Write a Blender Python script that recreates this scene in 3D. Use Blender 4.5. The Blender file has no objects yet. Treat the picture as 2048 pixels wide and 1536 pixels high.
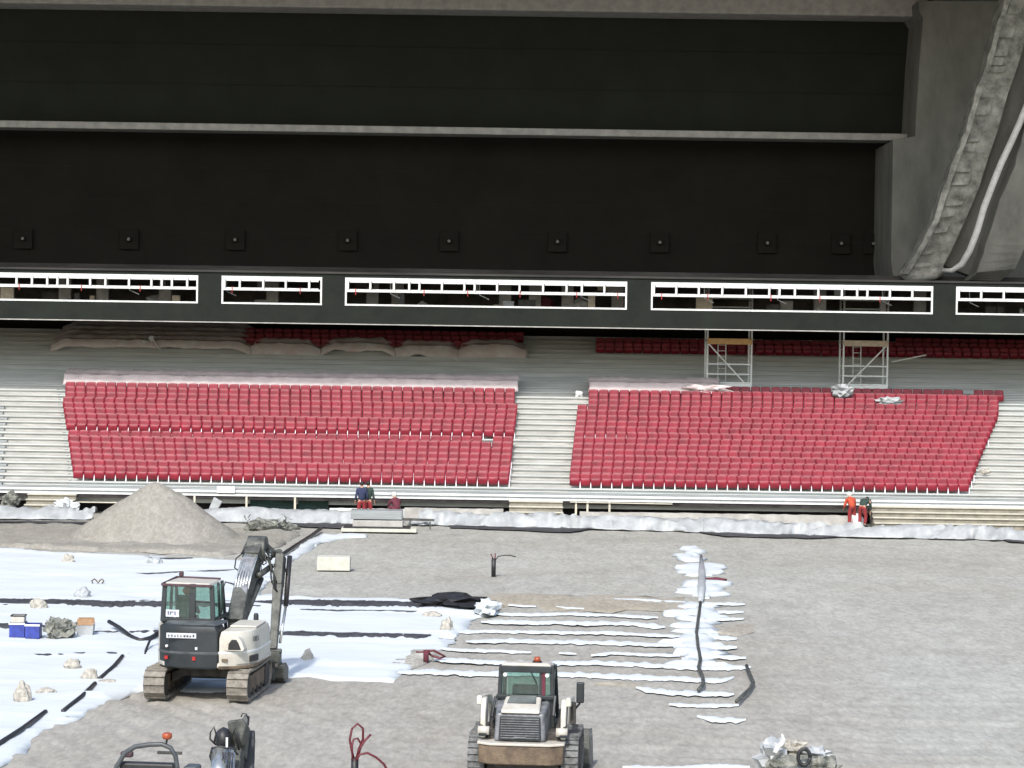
import bpy, bmesh, math, random
from mathutils import Vector, Matrix, noise
from mathutils.geometry import delaunay_2d_cdt
R = math.radians
random.seed(11)
S = bpy.context.scene
COL = S.collection

# ------------------------------------------------------------------ camera
F = 4800.0                     # focal length in pixels of a 2048 wide picture
CAM_H = 8.0
cam_d = bpy.data.cameras.new('camera'); cam = bpy.data.objects.new('camera', cam_d); COL.objects.link(cam)
cam_d.sensor_width = 36; cam_d.lens = F / 2048 * 36; cam_d.clip_start = 0.5; cam_d.clip_end = 2000
CM = Matrix.Rotation(R(90) - math.atan(88 / F), 3, 'X') @ Matrix.Rotation(R(0.85), 3, 'Z')
cam.matrix_world = Matrix.Translation((0, 0, CAM_H)) @ CM.to_4x4()
S.camera = cam
# ------------------------------------------------------------------ light
SUN_EL, SUN_AZ = 45, 192       # degrees; azimuth measured from +Y clockwise
w = bpy.data.worlds.new('World'); S.world = w; w.use_nodes = True
nt = w.node_tree; bg = nt.nodes['Background']
sky = nt.nodes.new('ShaderNodeTexSky'); sky.sky_type = 'NISHITA'; sky.sun_disc = False
sky.sun_elevation = R(SUN_EL); sky.sun_rotation = R(SUN_AZ); sky.air_density = 1.0; sky.dust_density = 2.4; sky.ozone_density = 1.0
nt.links.new(sky.outputs[0], bg.inputs[0]); bg.inputs[1].default_value = 0.15
sd = bpy.data.lights.new('sun', 'SUN'); sd.energy = 2.0; sd.angle = R(3); sd.color = (1, 0.97, 0.92)
sun = bpy.data.objects.new('sun', sd); COL.objects.link(sun)
sv = Vector((math.sin(R(SUN_AZ)) * math.cos(R(SUN_EL)), math.cos(R(SUN_AZ)) * math.cos(R(SUN_EL)), math.sin(R(SUN_EL))))
sun.rotation_euler = sv.to_track_quat('Z', 'Y').to_euler()
S.view_settings.view_transform = 'Standard'; S.view_settings.look = 'None'
S.view_settings.exposure = 0.86; S.view_settings.gamma = 1
S.render.engine = 'CYCLES'

# ------------------------------------------------------------------ picture position -> place
def ray(x, y):
    return (CM @ Vector(((x - 1024) / F, -(y - 768) / F, -1)))
def G(x, y, z=0.0):
    d = ray(x, y); t = (z - CAM_H) / d.z
    return Vector((d.x * t, d.y * t, z))
def P(x, y, D):
    d = ray(x, y); t = D / d.y
    return Vector((d.x * t, D, CAM_H + d.z * t))
def X(x, D, y=800): return P(x, y, D).x

# ------------------------------------------------------------------ materials
def mat(name, col, rough=0.7, metal=0.0, var=0.12, scale=4.0, bump=0.0, bscale=30.0, col2=None, streak=None, spec=0.5, detail=6):
    m = bpy.data.materials.new(name); m.use_nodes = True
    n = m.node_tree; b = n.nodes['Principled BSDF']
    b.inputs['Roughness'].default_value = rough; b.inputs['Metallic'].default_value = metal
    b.inputs['Specular IOR Level'].default_value = spec
    tc = n.nodes.new('ShaderNodeTexCoord'); mp = n.nodes.new('ShaderNodeMapping')
    if streak: mp.inputs['Scale'].default_value = streak
    n.links.new(tc.outputs['Object'], mp.inputs[0])
    no = n.nodes.new('ShaderNodeTexNoise'); no.inputs['Scale'].default_value = scale; no.inputs['Detail'].default_value = detail
    no.inputs['Roughness'].default_value = 0.65
    n.links.new(mp.outputs[0], no.inputs['Vector'])
    rp = n.nodes.new('ShaderNodeValToRGB'); rp.color_ramp.elements[0].position = 0.3; rp.color_ramp.elements[1].position = 0.7
    c2 = col2 if col2 else tuple(c * (1 - var * 2) for c in col)
    rp.color_ramp.elements[0].color = (*c2, 1); rp.color_ramp.elements[1].color = (*[min(1, c * (1 + (0 if col2 else var))) for c in col], 1)
    n.links.new(no.outputs['Fac'], rp.inputs[0]); n.links.new(rp.outputs[0], b.inputs['Base Color'])
    if bump:
        n2 = n.nodes.new('ShaderNodeTexNoise'); n2.inputs['Scale'].default_value = bscale; n2.inputs['Detail'].default_value = 5
        n.links.new(mp.outputs[0], n2.inputs['Vector'])
        bp = n.nodes.new('ShaderNodeBump'); bp.inputs['Strength'].default_value = bump; bp.inputs['Distance'].default_value = 0.05
        n.links.new(n2.outputs['Fac'], bp.inputs['Height']); n.links.new(bp.outputs[0], b.inputs['Normal'])
    return m
def glassy(name, col, alpha):
    m = bpy.data.materials.new(name); m.use_nodes = True; n = m.node_tree
    out = n.nodes['Material Output']; n.nodes.remove(n.nodes['Principled BSDF'])
    tr = n.nodes.new('ShaderNodeBsdfTransparent'); tr.inputs[0].default_value = (*col, 1)
    gl = n.nodes.new('ShaderNodeBsdfGlossy'); gl.inputs['Roughness'].default_value = 0.05; gl.inputs[0].default_value = (0.9, 0.95, 0.93, 1)
    mx = n.nodes.new('ShaderNodeMixShader'); mx.inputs[0].default_value = alpha
    no = n.nodes.new('ShaderNodeTexNoise'); no.inputs['Scale'].default_value = 6
    mt = n.nodes.new('ShaderNodeMath'); mt.operation = 'MULTIPLY'; mt.inputs[1].default_value = alpha * 2
    n.links.new(no.outputs['Fac'], mt.inputs[0]); n.links.new(mt.outputs[0], mx.inputs[0])
    n.links.new(tr.outputs[0], mx.inputs[1]); n.links.new(gl.outputs[0], mx.inputs[2]); n.links.new(mx.outputs[0], out.inputs[0])
    return m
M = {}
def gravel_mat(name, ca, cb, cc, zone=False):
    m = bpy.data.materials.new(name); m.use_nodes = True; n = m.node_tree; b = n.nodes['Principled BSDF']
    b.inputs['Roughness'].default_value = 0.95; b.inputs['Specular IOR Level'].default_value = 0.2
    g = n.nodes.new('ShaderNodeNewGeometry')
    def nz(scale, sc, det=8, dist=0.0):
        mp = n.nodes.new('ShaderNodeMapping'); mp.inputs['Scale'].default_value = sc
        n.links.new(g.outputs['Position'], mp.inputs[0])
        t = n.nodes.new('ShaderNodeTexNoise'); t.inputs['Scale'].default_value = scale; t.inputs['Detail'].default_value = det
        t.inputs['Roughness'].default_value = 0.7; t.inputs['Distortion'].default_value = dist
        n.links.new(mp.outputs[0], t.inputs['Vector']); return t
    big = nz(0.22, (1, 0.5, 1)); mid = nz(1.6, (1, 0.35, 1), 8, 0.6); fine = nz(8, (1, 0.3, 1), 6); damp = nz(0.13, (0.6, 1, 1), 3)
    r1 = n.nodes.new('ShaderNodeValToRGB'); r1.color_ramp.elements[0].position = 0.35; r1.color_ramp.elements[1].position = 0.65
    r1.color_ramp.elements[0].color = (*ca, 1); r1.color_ramp.elements[1].color = (*cb, 1); n.links.new(big.outputs['Fac'], r1.inputs[0])
    mx = n.nodes.new('ShaderNodeMix'); mx.data_type = 'RGBA'; n.links.new(r1.outputs[0], mx.inputs['A']); mx.inputs['B'].default_value = (*cc, 1)
    r2 = n.nodes.new('ShaderNodeValToRGB'); r2.color_ramp.elements[0].position = 0.46; r2.color_ramp.elements[1].position = 0.72
    r2.color_ramp.elements[1].color = (0.75, 0.75, 0.75, 1)
    n.links.new(damp.outputs['Fac'], r2.inputs[0]); n.links.new(r2.outputs[0], mx.inputs['Factor'])
    if zone:      # sandier gravel bed on the near half of the pitch
        sx = n.nodes.new('ShaderNodeSeparateXYZ'); n.links.new(g.outputs['Position'], sx.inputs[0])
        mr = n.nodes.new('ShaderNodeMapRange'); mr.inputs['From Min'].default_value = 76; mr.inputs['From Max'].default_value = 60; n.links.new(sx.outputs['Y'], mr.inputs['Value'])
        mr2 = n.nodes.new('ShaderNodeMapRange'); mr2.inputs['From Min'].default_value = 9.5; mr2.inputs['From Max'].default_value = 5.5; n.links.new(sx.outputs['X'], mr2.inputs['Value'])
        zz = nz(0.35, (1, 0.4, 1), 6, 0.5)
        m1 = n.nodes.new('ShaderNodeMath'); m1.operation = 'MULTIPLY'; n.links.new(mr.outputs[0], m1.inputs[0]); n.links.new(mr2.outputs[0], m1.inputs[1])
        m2 = n.nodes.new('ShaderNodeMath'); m2.operation = 'MULTIPLY'; n.links.new(m1.outputs[0], m2.inputs[0]); n.links.new(zz.outputs['Fac'], m2.inputs[1])
        m3 = n.nodes.new('ShaderNodeMath'); m3.operation = 'MULTIPLY'; m3.use_clamp = True; m3.inputs[1].default_value = 1.15; n.links.new(m2.outputs[0], m3.inputs[0])
        mz = n.nodes.new('ShaderNodeMix'); mz.data_type = 'RGBA'; n.links.new(m3.outputs[0], mz.inputs['Factor']); n.links.new(mx.outputs['Result'], mz.inputs['A']); mz.inputs['B'].default_value = (0.325, 0.303, 0.268, 1); mx = mz
    mm = n.nodes.new('ShaderNodeMix'); mm.data_type = 'RGBA'; mm.blend_type = 'MULTIPLY'; mm.inputs['Factor'].default_value = 1
    r3 = n.nodes.new('ShaderNodeValToRGB'); r3.color_ramp.elements[0].position = 0.25; r3.color_ramp.elements[1].position = 0.75
    r3.color_ramp.elements[0].color = (0.80, 0.79, 0.77, 1); r3.color_ramp.elements[1].color = (1.12, 1.12, 1.1, 1)
    n.links.new(mid.outputs['Fac'], r3.inputs[0])
    mf = n.nodes.new('ShaderNodeMix'); mf.data_type = 'RGBA'; mf.blend_type = 'MULTIPLY'; mf.inputs['Factor'].default_value = 1
    r4 = n.nodes.new('ShaderNodeValToRGB'); r4.color_ramp.elements[0].position = 0.3; r4.color_ramp.elements[1].position = 0.7
    r4.color_ramp.elements[0].color = (0.72, 0.72, 0.71, 1); r4.color_ramp.elements[1].color = (1.1, 1.1, 1.1, 1)
    n.links.new(fine.outputs['Fac'], r4.inputs[0])
    n.links.new(mx.outputs['Result'], mm.inputs['A']); n.links.new(r3.outputs[0], mm.inputs['B'])
    n.links.new(mm.outputs['Result'], mf.inputs['A']); n.links.new(r4.outputs[0], mf.inputs['B'])
    n.links.new(mf.outputs['Result'], b.inputs['Base Color'])
    bp = n.nodes.new('ShaderNodeBump'); bp.inputs['Strength'].default_value = 0.5; bp.inputs['Distance'].default_value = 0.06
    n.links.new(mid.outputs['Fac'], bp.inputs['Height']); n.links.new(bp.outputs[0], b.inputs['Normal'])
    return m
M['gravel'] = gravel_mat('grey_gravel', (0.345, 0.342, 0.312), (0.405, 0.405, 0.375), (0.325, 0.31, 0.27), True)
M['pile'] = gravel_mat('pile_gravel', (0.285, 0.275, 0.245), (0.32, 0.308, 0.278), (0.275, 0.258, 0.225))
M['damp'] = gravel_mat('damp_gravel', (0.335, 0.31, 0.262), (0.365, 0.345, 0.30), (0.33, 0.285, 0.21))
M['textile'] = mat('white_geotextile', (0.56, 0.60, 0.61), 0.9, col2=(0.48, 0.515, 0.53), scale=0.9, bump=0.5, bscale=2.5, streak=(0.35, 1.2, 1))
M['tarp'] = mat('white_plastic_sheet', (0.36, 0.38, 0.385), 0.5, var=0.14, scale=1.5, bump=0.5, bscale=6)
M['liner'] = mat('black_liner', (0.05, 0.05, 0.055), 0.6, var=0.3, scale=3)
M['stepc'] = mat('terrace_concrete', (0.50, 0.525, 0.505), 0.85, var=0.12, scale=1.2, streak=(0.25, 1, 3), bump=0.1)
M['stair'] = mat('pale_stair_concrete', (0.50, 0.50, 0.465), 0.85, var=0.15, scale=2.5, streak=(0.4, 1, 2), bump=0.1)
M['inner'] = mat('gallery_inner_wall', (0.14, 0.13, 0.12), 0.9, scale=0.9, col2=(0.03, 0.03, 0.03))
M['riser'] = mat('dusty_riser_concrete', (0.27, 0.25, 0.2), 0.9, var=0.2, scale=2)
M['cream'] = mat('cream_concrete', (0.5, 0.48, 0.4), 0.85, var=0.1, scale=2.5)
M['steel'] = mat('dusty_metal_ledge', (0.30, 0.325, 0.33), 0.5, 0.3, var=0.15, scale=1.5, streak=(0.3, 1, 3))
M['conc'] = mat('weathered_concrete', (0.19, 0.19, 0.165), 0.9, var=0.2, scale=0.7, bump=0.5, bscale=5, streak=(1, 1, 0.4))
M['conc_rough'] = mat('rough_formed_concrete', (0.31, 0.31, 0.27), 0.95, var=0.35, scale=1.6, bump=0.9, bscale=4)
M['panel_conc'] = mat('grey_concrete_panel', (0.40, 0.39, 0.36), 0.9, var=0.15, scale=2)
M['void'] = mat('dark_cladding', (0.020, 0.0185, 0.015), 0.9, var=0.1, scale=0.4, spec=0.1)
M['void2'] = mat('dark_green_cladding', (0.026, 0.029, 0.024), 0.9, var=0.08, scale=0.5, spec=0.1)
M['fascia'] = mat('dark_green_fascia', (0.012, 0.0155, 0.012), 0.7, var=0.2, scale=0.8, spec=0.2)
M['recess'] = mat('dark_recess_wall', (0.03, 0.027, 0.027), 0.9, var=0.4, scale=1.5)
M['white'] = mat('white_frame_paint', (0.66, 0.68, 0.66), 0.5, var=0.1, scale=5)
M['offwhite'] = mat('off_white_enamel', (0.56, 0.55, 0.49), 0.45, col2=(0.42, 0.395, 0.33), scale=2.2, bump=0.05)
M['dirtywhite'] = mat('dirty_white_paint', (0.5, 0.485, 0.44), 0.5, scale=5, col2=(0.40, 0.37, 0.31))
M['charcoal'] = mat('charcoal_paint', (0.018, 0.024, 0.027), 0.5, var=0.25, scale=2.5)
M['charcoal2'] = mat('grey_paint', (0.07, 0.08, 0.085), 0.45, var=0.25, scale=4)
M['boom'] = mat('worn_grey_steel', (0.085, 0.09, 0.08), 0.55, 0.2, var=0.35, scale=5, bump=0.2)
M['chrome'] = mat('bright_cylinder_metal', (0.6, 0.62, 0.6), 0.25, 0.8, var=0.2, scale=6)
M['track'] = mat('dusty_steel_track', (0.24, 0.22, 0.185), 0.8, 0.1, var=0.25, scale=7, bump=0.4)
M['trackd'] = mat('dark_undercarriage', (0.06, 0.055, 0.05), 0.8, var=0.4, scale=5)
M['rubber'] = mat('dusty_rubber', (0.15, 0.155, 0.155), 0.8, var=0.35, scale=9)
M['rust'] = mat('rusty_steel', (0.19, 0.14, 0.09), 0.7, scale=3.4, col2=(0.05, 0.035, 0.025), bump=0.3)
M['silver'] = mat('dusty_silver_paint', (0.2, 0.21, 0.225), 0.45, 0.2, var=0.35, scale=5)
M['glass'] = glassy('green_tinted_glass', (0.74, 0.87, 0.83), 0.14)
M['black'] = mat('black_plastic', (0.02, 0.02, 0.022), 0.5, var=0.3, scale=5)
M['purple'] = mat('maroon_trim', (0.07, 0.035, 0.045), 0.6, var=0.3, scale=5)
M['amber'] = mat('amber_beacon', (0.33, 0.07, 0.025), 0.3, var=0.2, scale=5)
M['redlamp'] = mat('red_lamp_lens', (0.35, 0.02, 0.02), 0.3, var=0.2, scale=5)
M['decal'] = mat('pale_decal', (0.55, 0.57, 0.62), 0.5, var=0.15, scale=12)
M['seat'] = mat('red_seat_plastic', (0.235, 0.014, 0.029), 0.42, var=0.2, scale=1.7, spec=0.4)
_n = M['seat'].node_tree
_b = _n.nodes['Principled BSDF']; _src = _b.inputs['Base Color'].links[0].from_socket    # pale pink sheen painted onto upward faces
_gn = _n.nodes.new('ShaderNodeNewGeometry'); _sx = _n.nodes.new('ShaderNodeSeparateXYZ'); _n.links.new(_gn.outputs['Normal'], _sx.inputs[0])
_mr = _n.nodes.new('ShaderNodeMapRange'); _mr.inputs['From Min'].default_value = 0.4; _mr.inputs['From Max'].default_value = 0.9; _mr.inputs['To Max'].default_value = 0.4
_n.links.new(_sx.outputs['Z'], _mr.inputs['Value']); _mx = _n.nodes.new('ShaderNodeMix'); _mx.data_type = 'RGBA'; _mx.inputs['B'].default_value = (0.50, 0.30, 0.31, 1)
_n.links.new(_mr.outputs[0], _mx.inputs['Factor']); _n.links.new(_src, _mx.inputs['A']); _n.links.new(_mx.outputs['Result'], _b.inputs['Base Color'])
_g = None; _g = _n.nodes.new('ShaderNodeNewGeometry')
for _l in list(_n.links):
    if _l.from_node.type == 'TEX_COORD': _n.links.new(_g.outputs['Position'], _l.to_socket)
M['bracket'] = mat('pale_seat_bracket', (0.75, 0.72, 0.75), 0.4, var=0.1, scale=5)
M['pinkcover'] = mat('dusty_pink_sheet', (0.62, 0.545, 0.535), 0.6, var=0.12, scale=1.2, bump=0.4, bscale=5, streak=(1, 1, 2))
M['greycover'] = mat('dusty_grey_sheet', (0.68, 0.67, 0.63), 0.6, scale=1.2, col2=(0.55, 0.44, 0.42), bump=0.6, bscale=4)
M['alu'] = mat('aluminium_tube', (0.82, 0.86, 0.82), 0.45, 0.0, var=0.05, scale=5)
M['wood'] = mat('yellow_plank', (0.62, 0.40, 0.16), 0.7, var=0.12, scale=5)
M['paleplank'] = mat('pale_plank', (0.6, 0.52, 0.38), 0.7, var=0.12, scale=5)
M['skin'] = mat('skin', (0.45, 0.27, 0.19), 0.6, var=0.05)
M['hair'] = mat('dark_hair', (0.02, 0.016, 0.014), 0.7)
M['navy'] = mat('navy_cloth', (0.03, 0.04, 0.09), 0.9, var=0.2, scale=9)
M['darkgreen'] = mat('dark_green_cloth', (0.03, 0.055, 0.045), 0.9, var=0.2, scale=9)
M['redcloth'] = mat('red_work_cloth', (0.24, 0.025, 0.028), 0.9, var=0.2, scale=9)
M['orange'] = mat('orange_vest', (0.45, 0.07, 0.03), 0.8, var=0.12, scale=9)
M['maroon'] = mat('maroon_cloth', (0.12, 0.025, 0.04), 0.9, var=0.2, scale=9)
M['boot'] = mat('black_boot', (0.02, 0.02, 0.02), 0.7)
M['hat'] = mat('white_hard_hat', (0.8, 0.8, 0.76), 0.35, var=0.04)
M['hatorange'] = mat('orange_hard_hat', (0.6, 0.16, 0.05), 0.35, var=0.04)
M['blue'] = mat('blue_crate_plastic', (0.03, 0.05, 0.28), 0.5, var=0.2, scale=8)
M['card'] = mat('brown_cardboard', (0.33, 0.2, 0.11), 0.8, var=0.12, scale=8)
M['net'] = mat('dark_green_mesh', (0.016, 0.05, 0.042), 0.8, var=0.4, scale=6)
M['heap'] = mat('pale_rubble', (0.4, 0.38, 0.33), 0.95, var=0.25, scale=9, bump=0.6, bscale=14)
M['debris'] = mat('mixed_debris', (0.3, 0.3, 0.26), 0.9, scale=7, col2=(0.035, 0.045, 0.04), bump=0.8, bscale=12)
M['redcable'] = mat('dark_red_cable', (0.11, 0.012, 0.02), 0.5, var=0.2, scale=8)
M['styro'] = mat('pale_foam_block', (0.5, 0.5, 0.43), 0.9, var=0.1, scale=5)
M['ledge'] = mat('dark_stained_ledge', (0.045, 0.043, 0.038), 0.9, var=0.35, scale=0.8, streak=(0.3, 1, 2))
M['pipe'] = mat('white_drain_pipe', (0.62, 0.62, 0.58), 0.5, var=0.1, scale=3)
M['cream_m'] = mat('cream_post_paint', (0.55, 0.52, 0.42), 0.6, var=0.1, scale=5)

# ------------------------------------------------------------------ mesh helpers
def tag(o, label=None, cat=None, group=None, kind=None):
    if label: o['label'] = label
    if cat: o['category'] = cat
    if group: o['group'] = group
    if kind: o['kind'] = kind
    return o
def empty(name, loc, rz, label, cat, group=None):
    o = bpy.data.objects.new(name, None); COL.objects.link(o); o.location = loc; o.rotation_euler = (0, 0, rz)
    o.empty_display_size = 0.3
    return tag(o, label, cat, group)
class MB:
    def __init__(s): s.v = []; s.f = []
    def add(s, vs, fs):
        b = len(s.v); s.v += [tuple(v) for v in vs]; s.f += [tuple(i + b for i in f) for f in fs]; return s
    def box(s, x0, x1, y0, y1, z0, z1):
        return s.hexa([(x0, y0, z0), (x1, y0, z0), (x1, y1, z0), (x0, y1, z0), (x0, y0, z1), (x1, y0, z1), (x1, y1, z1), (x0, y1, z1)])
    def hexa(s, p):
        return s.add(p, [(3, 2, 1, 0), (4, 5, 6, 7), (0, 1, 5, 4), (1, 2, 6, 5), (2, 3, 7, 6), (3, 0, 4, 7)])
    def beam(s, a, b, w, h=None, up=(0, 0, 1), w2=None, h2=None):
        a, b = Vector(a), Vector(b); h = h or w; w2 = w2 or w; h2 = h2 or h
        d = (b - a).normalized(); u = Vector(up)
        if abs(d.dot(u)) > 0.95: u = Vector((0, 1, 0))
        r = d.cross(u).normalized(); u = r.cross(d).normalized()
        p = []
        for c, ww, hh in ((a, w, h), (b, w2, h2)):
            p += [c - r * ww / 2 - u * hh / 2, c + r * ww / 2 - u * hh / 2, c + r * ww / 2 + u * hh / 2, c - r * ww / 2 + u * hh / 2]
        return s.add(p, [(3, 2, 1, 0), (4, 5, 6, 7), (0, 1, 5, 4), (1, 2, 6, 5), (2, 3, 7, 6), (3, 0, 4, 7)])
    def tube(s, pts, r, n=8, closed=False):
        pts = [Vector(p) for p in pts]; rings = []
        rr = r if isinstance(r, (list, tuple)) else [r] * len(pts)
        pu = None
        for i, p in enumerate(pts):
            d = (pts[min(i + 1, len(pts) - 1)] - pts[max(i - 1, 0)]).normalized()
            u = pu if pu else (Vector((0, 0, 1)) if abs(d.z) < 0.9 else Vector((0, 1, 0)))
            a = d.cross(u).normalized(); u = a.cross(d).normalized(); pu = u
            rings.append([p + (a * math.cos(2 * math.pi * k / n) + u * math.sin(2 * math.pi * k / n)) * rr[i] for k in range(n)])
        vs = [v for g in rings for v in g]; fs = []
        for i in range(len(pts) - 1):
            for k in range(n):
                fs.append((i * n + k, i * n + (k + 1) % n, (i + 1) * n + (k + 1) % n, (i + 1) * n + k))
        fs.append(tuple(range(n - 1, -1, -1))); fs.append(tuple((len(pts) - 1) * n + k for k in range(n)))
        return s.add(vs, fs)
    def cyl(s, a, b, r, n=12, r2=None): return s.tube([a, b], [r, r2 if r2 is not None else r], n)
    def prism(s, poly, a, b, axis='x'):
        # poly of 2D points extruded between a and b along the axis
        def p3(q, t):
            return {'x': (t, q[0], q[1]), 'y': (q[0], t, q[1]), 'z': (q[0], q[1], t)}[axis]
        n = len(poly); vs = [p3(q, a) for q in poly] + [p3(q, b) for q in poly]
        fs = [tuple(range(n - 1, -1, -1)), tuple(range(n, 2 * n))] + [(i, (i + 1) % n, n + (i + 1) % n, n + i) for i in range(n)]
        return s.add(vs, fs)
    def blob(s, c, r, seed=0, amp=0.3, n=2, fr=2.0, flat=None):
        bm = bmesh.new(); bmesh.ops.create_icosphere(bm, subdivisions=n, radius=1)
        c = Vector(c); r = Vector(r) if not isinstance(r, (int, float)) else Vector((r, r, r))
        vs = []
        for v in bm.verts:
            k = 1 + amp * noise.noise(v.co * fr + Vector((seed * 7.3, seed * 1.7, 0)))*1.6
            q = Vector((v.co.x * r.x, v.co.y * r.y, v.co.z * r.z)) * k
            p = c + q
            if flat is not None and p.z < flat: p.z = flat
            vs.append(p)
        bm.verts.index_update(); fs = [tuple(v.index for v in f.verts) for f in bm.faces]; bm.free()
        return s.add(vs, fs)
    def build(s, name, m, parent=None, bevel=0, smooth=False, loc=None):
        me = bpy.data.meshes.new(name); me.from_pydata(s.v, [], s.f)
        bm = bmesh.new(); bm.from_mesh(me); bmesh.ops.recalc_face_normals(bm, faces=bm.faces[:]); bm.to_mesh(me); bm.free()
        me.materials.append(M[m] if isinstance(m, str) else m)
        if smooth: me.shade_smooth()
        o = bpy.data.objects.new(name, me); COL.objects.link(o)
        if parent: o.parent = parent
        if loc: o.location = loc
        if bevel:
            bv = o.modifiers.new('bevel', 'BEVEL'); bv.width = bevel; bv.segments = 2; bv.limit_method = 'ANGLE'; bv.angle_limit = R(35)
            o.modifiers.new('wn', 'WEIGHTED_NORMAL')
        return o
def copy_tree(o, parent=None):
    c = o.copy(); COL.objects.link(c); c.parent = parent
    for ch in [k for k in ALLKIDS.get(o.name, [])]: copy_tree(ch, c)
    return c
ALLKIDS = {}
def densify(pts, step, jx=0, jy=0, closed=True):
    out = []; n = len(pts)
    for i in range(n if closed else n - 1):
        a, b = pts[i], pts[(i + 1) % n]; k = max(1, int((b - a).length / step))
        for j in range(k):
            p = a.lerp(b, j / k)
            if j: p = p + Vector((random.uniform(-jx, jx), random.uniform(-jy, jy), 0))
            out.append(p)
    return out
def sheet(name, poly, m, z=0.01, h=0.05, step=0.5, jx=0.08, jy=0.2, gx=0.4, gy=0.7, fr=(0.8, 0.5), thick=0.01, parent=None, px=True, fold=None):
    pts = [G(*p) for p in poly] if px else [Vector((*p, 0)) for p in poly]
    b = densify(pts, step, jx, jy)
    xs = [p.x for p in b]; ys = [p.y for p in b]
    inner = []; y = min(ys) + gy / 2
    def inside(q):
        c = False; n = len(b)
        for i in range(n):
            p1, p2 = b[i], b[i - 1]
            if (p1.y > q[1]) != (p2.y > q[1]) and q[0] < (p2.x - p1.x) * (q[1] - p1.y) / (p2.y - p1.y) + p1.x: c = not c
        return c
    while y < max(ys):
        x = min(xs) + gx / 2
        while x < max(xs):
            q = (x + random.uniform(-.1, .1) * gx, y + random.uniform(-.1, .1) * gy)
            if inside(q): inner.append(q)
            x += gx
        y += gy
    v2 = [Vector((p.x, p.y)) for p in b] + [Vector(q) for q in inner]
    nb = len(b)
    r = delaunay_2d_cdt(v2, [], [list(range(nb))], 1, 1e-5)
    vs = []
    for qi, q in enumerate(r[0]):
        zz = z + 0.0 + h * (0.5 + noise.noise(Vector((q.x * fr[0], q.y * fr[1], 3.1))) + 0.4 * noise.noise(Vector((q.x * fr[0] * 3, q.y * fr[1] * 3, 1.1))))
        if fold: zz += fold(q.x, q.y)
        vs.append((q.x, q.y, max(z, zz) if qi >= nb else (z if name == 'black_edging' else -0.035)))
    mb = MB().add(vs, [tuple(f) for f in r[2]])
    o = mb.build(name, m, parent, smooth=True)
    for p in o.data.polygons:
        pass
    if o.data.polygons and sum(p.normal.z for p in o.data.polygons) < 0: o.data.flip_normals()
    if thick:
        so = o.modifiers.new('s', 'SOLIDIFY'); so.thickness = thick; so.offset = -1
    return o

# ------------------------------------------------------------------ ground
def rut(x, y):
    f = max(0, min(1, (x * -1 - 1.5) / 4)) * max(0, min(1, (57 - y) / 4)); g = 1 - f
    a = 1 - abs(noise.noise(Vector((x * 1.3 - y * 0.42 + 0.012 * y * y, y * 0.10, 8.0)))) * 2.4
    b = 1 - abs(noise.noise(Vector((x * 0.16, y * 0.85, 3.0)))) * 2.4
    near = max(0.25, min(1, (66 - y) / 18))
    return 0.06 * max(0, a) * f + 0.034 * max(0, b) * g * near
GZ = lambda x, y: rut(x, y) - 0.05 + 0.02 * noise.noise(Vector((x * 0.5, y * 0.35, 0))) + 0.012 * noise.noise(Vector((x * 1.7, y * 1.2, 5)))
def build_ground():
    def axis(segs):
        r = []
        for a, b, st in segs:
            n = max(1, int(round((b - a) / st))); r += [a + (b - a) * i / n for i in range(n)]
        return r + [segs[-1][1]]
    xs = axis([(-300, -26, 14), (-26, 26, 0.14), (26, 300, 14)]); ys = axis([(-60, 34, 8), (34, 60, 0.12), (60, 108, 0.3), (108, 500, 14)])
    vs = [(x, y, GZ(x, y)) for y in ys for x in xs]; nx = len(xs)
    fs = [(j * nx + i, j * nx + i + 1, (j + 1) * nx + i + 1, (j + 1) * nx + i) for j in range(len(ys) - 1) for i in range(nx - 1)]
    o = MB().add(vs, fs).build('ground', 'gravel', smooth=True); tag(o, kind='structure')
build_ground()

# ------------------------------------------------------------------ grandstand
ROW0_D, ROW_T, ROW_H0, ROW_R = 107.5, 0.8, 1.39, 0.236
def row_d(k): return ROW0_D + ROW_T * k
def row_h(k): return ROW_H0 + ROW_R * k
NR = 30
stand = empty('grandstand', (0, ROW0_D, 0), 0, 'concrete grandstand terrace with rows of steps and pale stairs behind the pitch', 'grandstand')
def sp(mb, name, m, parent=None, bevel=0, smooth=False):
    o = mb.build(name, m, parent or stand, bevel, smooth)
    if not parent: o.location = (0, -ROW0_D, 0)
    return o
mb = MB()
for k in range(NR):
    d, h = row_d(k), row_h(k)
    mb.box(-60, 60, d, d + ROW_T + 0.02, h - 0.9, h - 0.056)        # solid riser
sp(mb, 'terrace_riser', 'stepc')
mb = MB()
for k in range(NR):
    d, h = row_d(k), row_h(k)
    mb.box(-60, 60, d - 0.10, d + ROW_T - 0.102, h - 0.055, h)    # tread slab with nosing
sp(mb, 'terrace_tread', 'stepc')
# front ledges
sp(MB().box(-60, 60, 106.95, 107.45, 0.95, 1.13).box(-60, 60, 107.0, 107.5, 1.14, 1.2), 'front_ledge', 'steel')
sp(MB().box(-60, 60, 106.85, 107.44, 0.86, 0.94).box(-60, 60, 106.9, 106.95, 1.02, 1.12), 'front_nosing', 'white')
sp(MB().box(-60, 60, 108.6, 108.8, -0.2, 0.9).box(-60, 60, 106.9, 108.59, 0.7, 0.85), 'recess_wall', 'recess')
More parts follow.
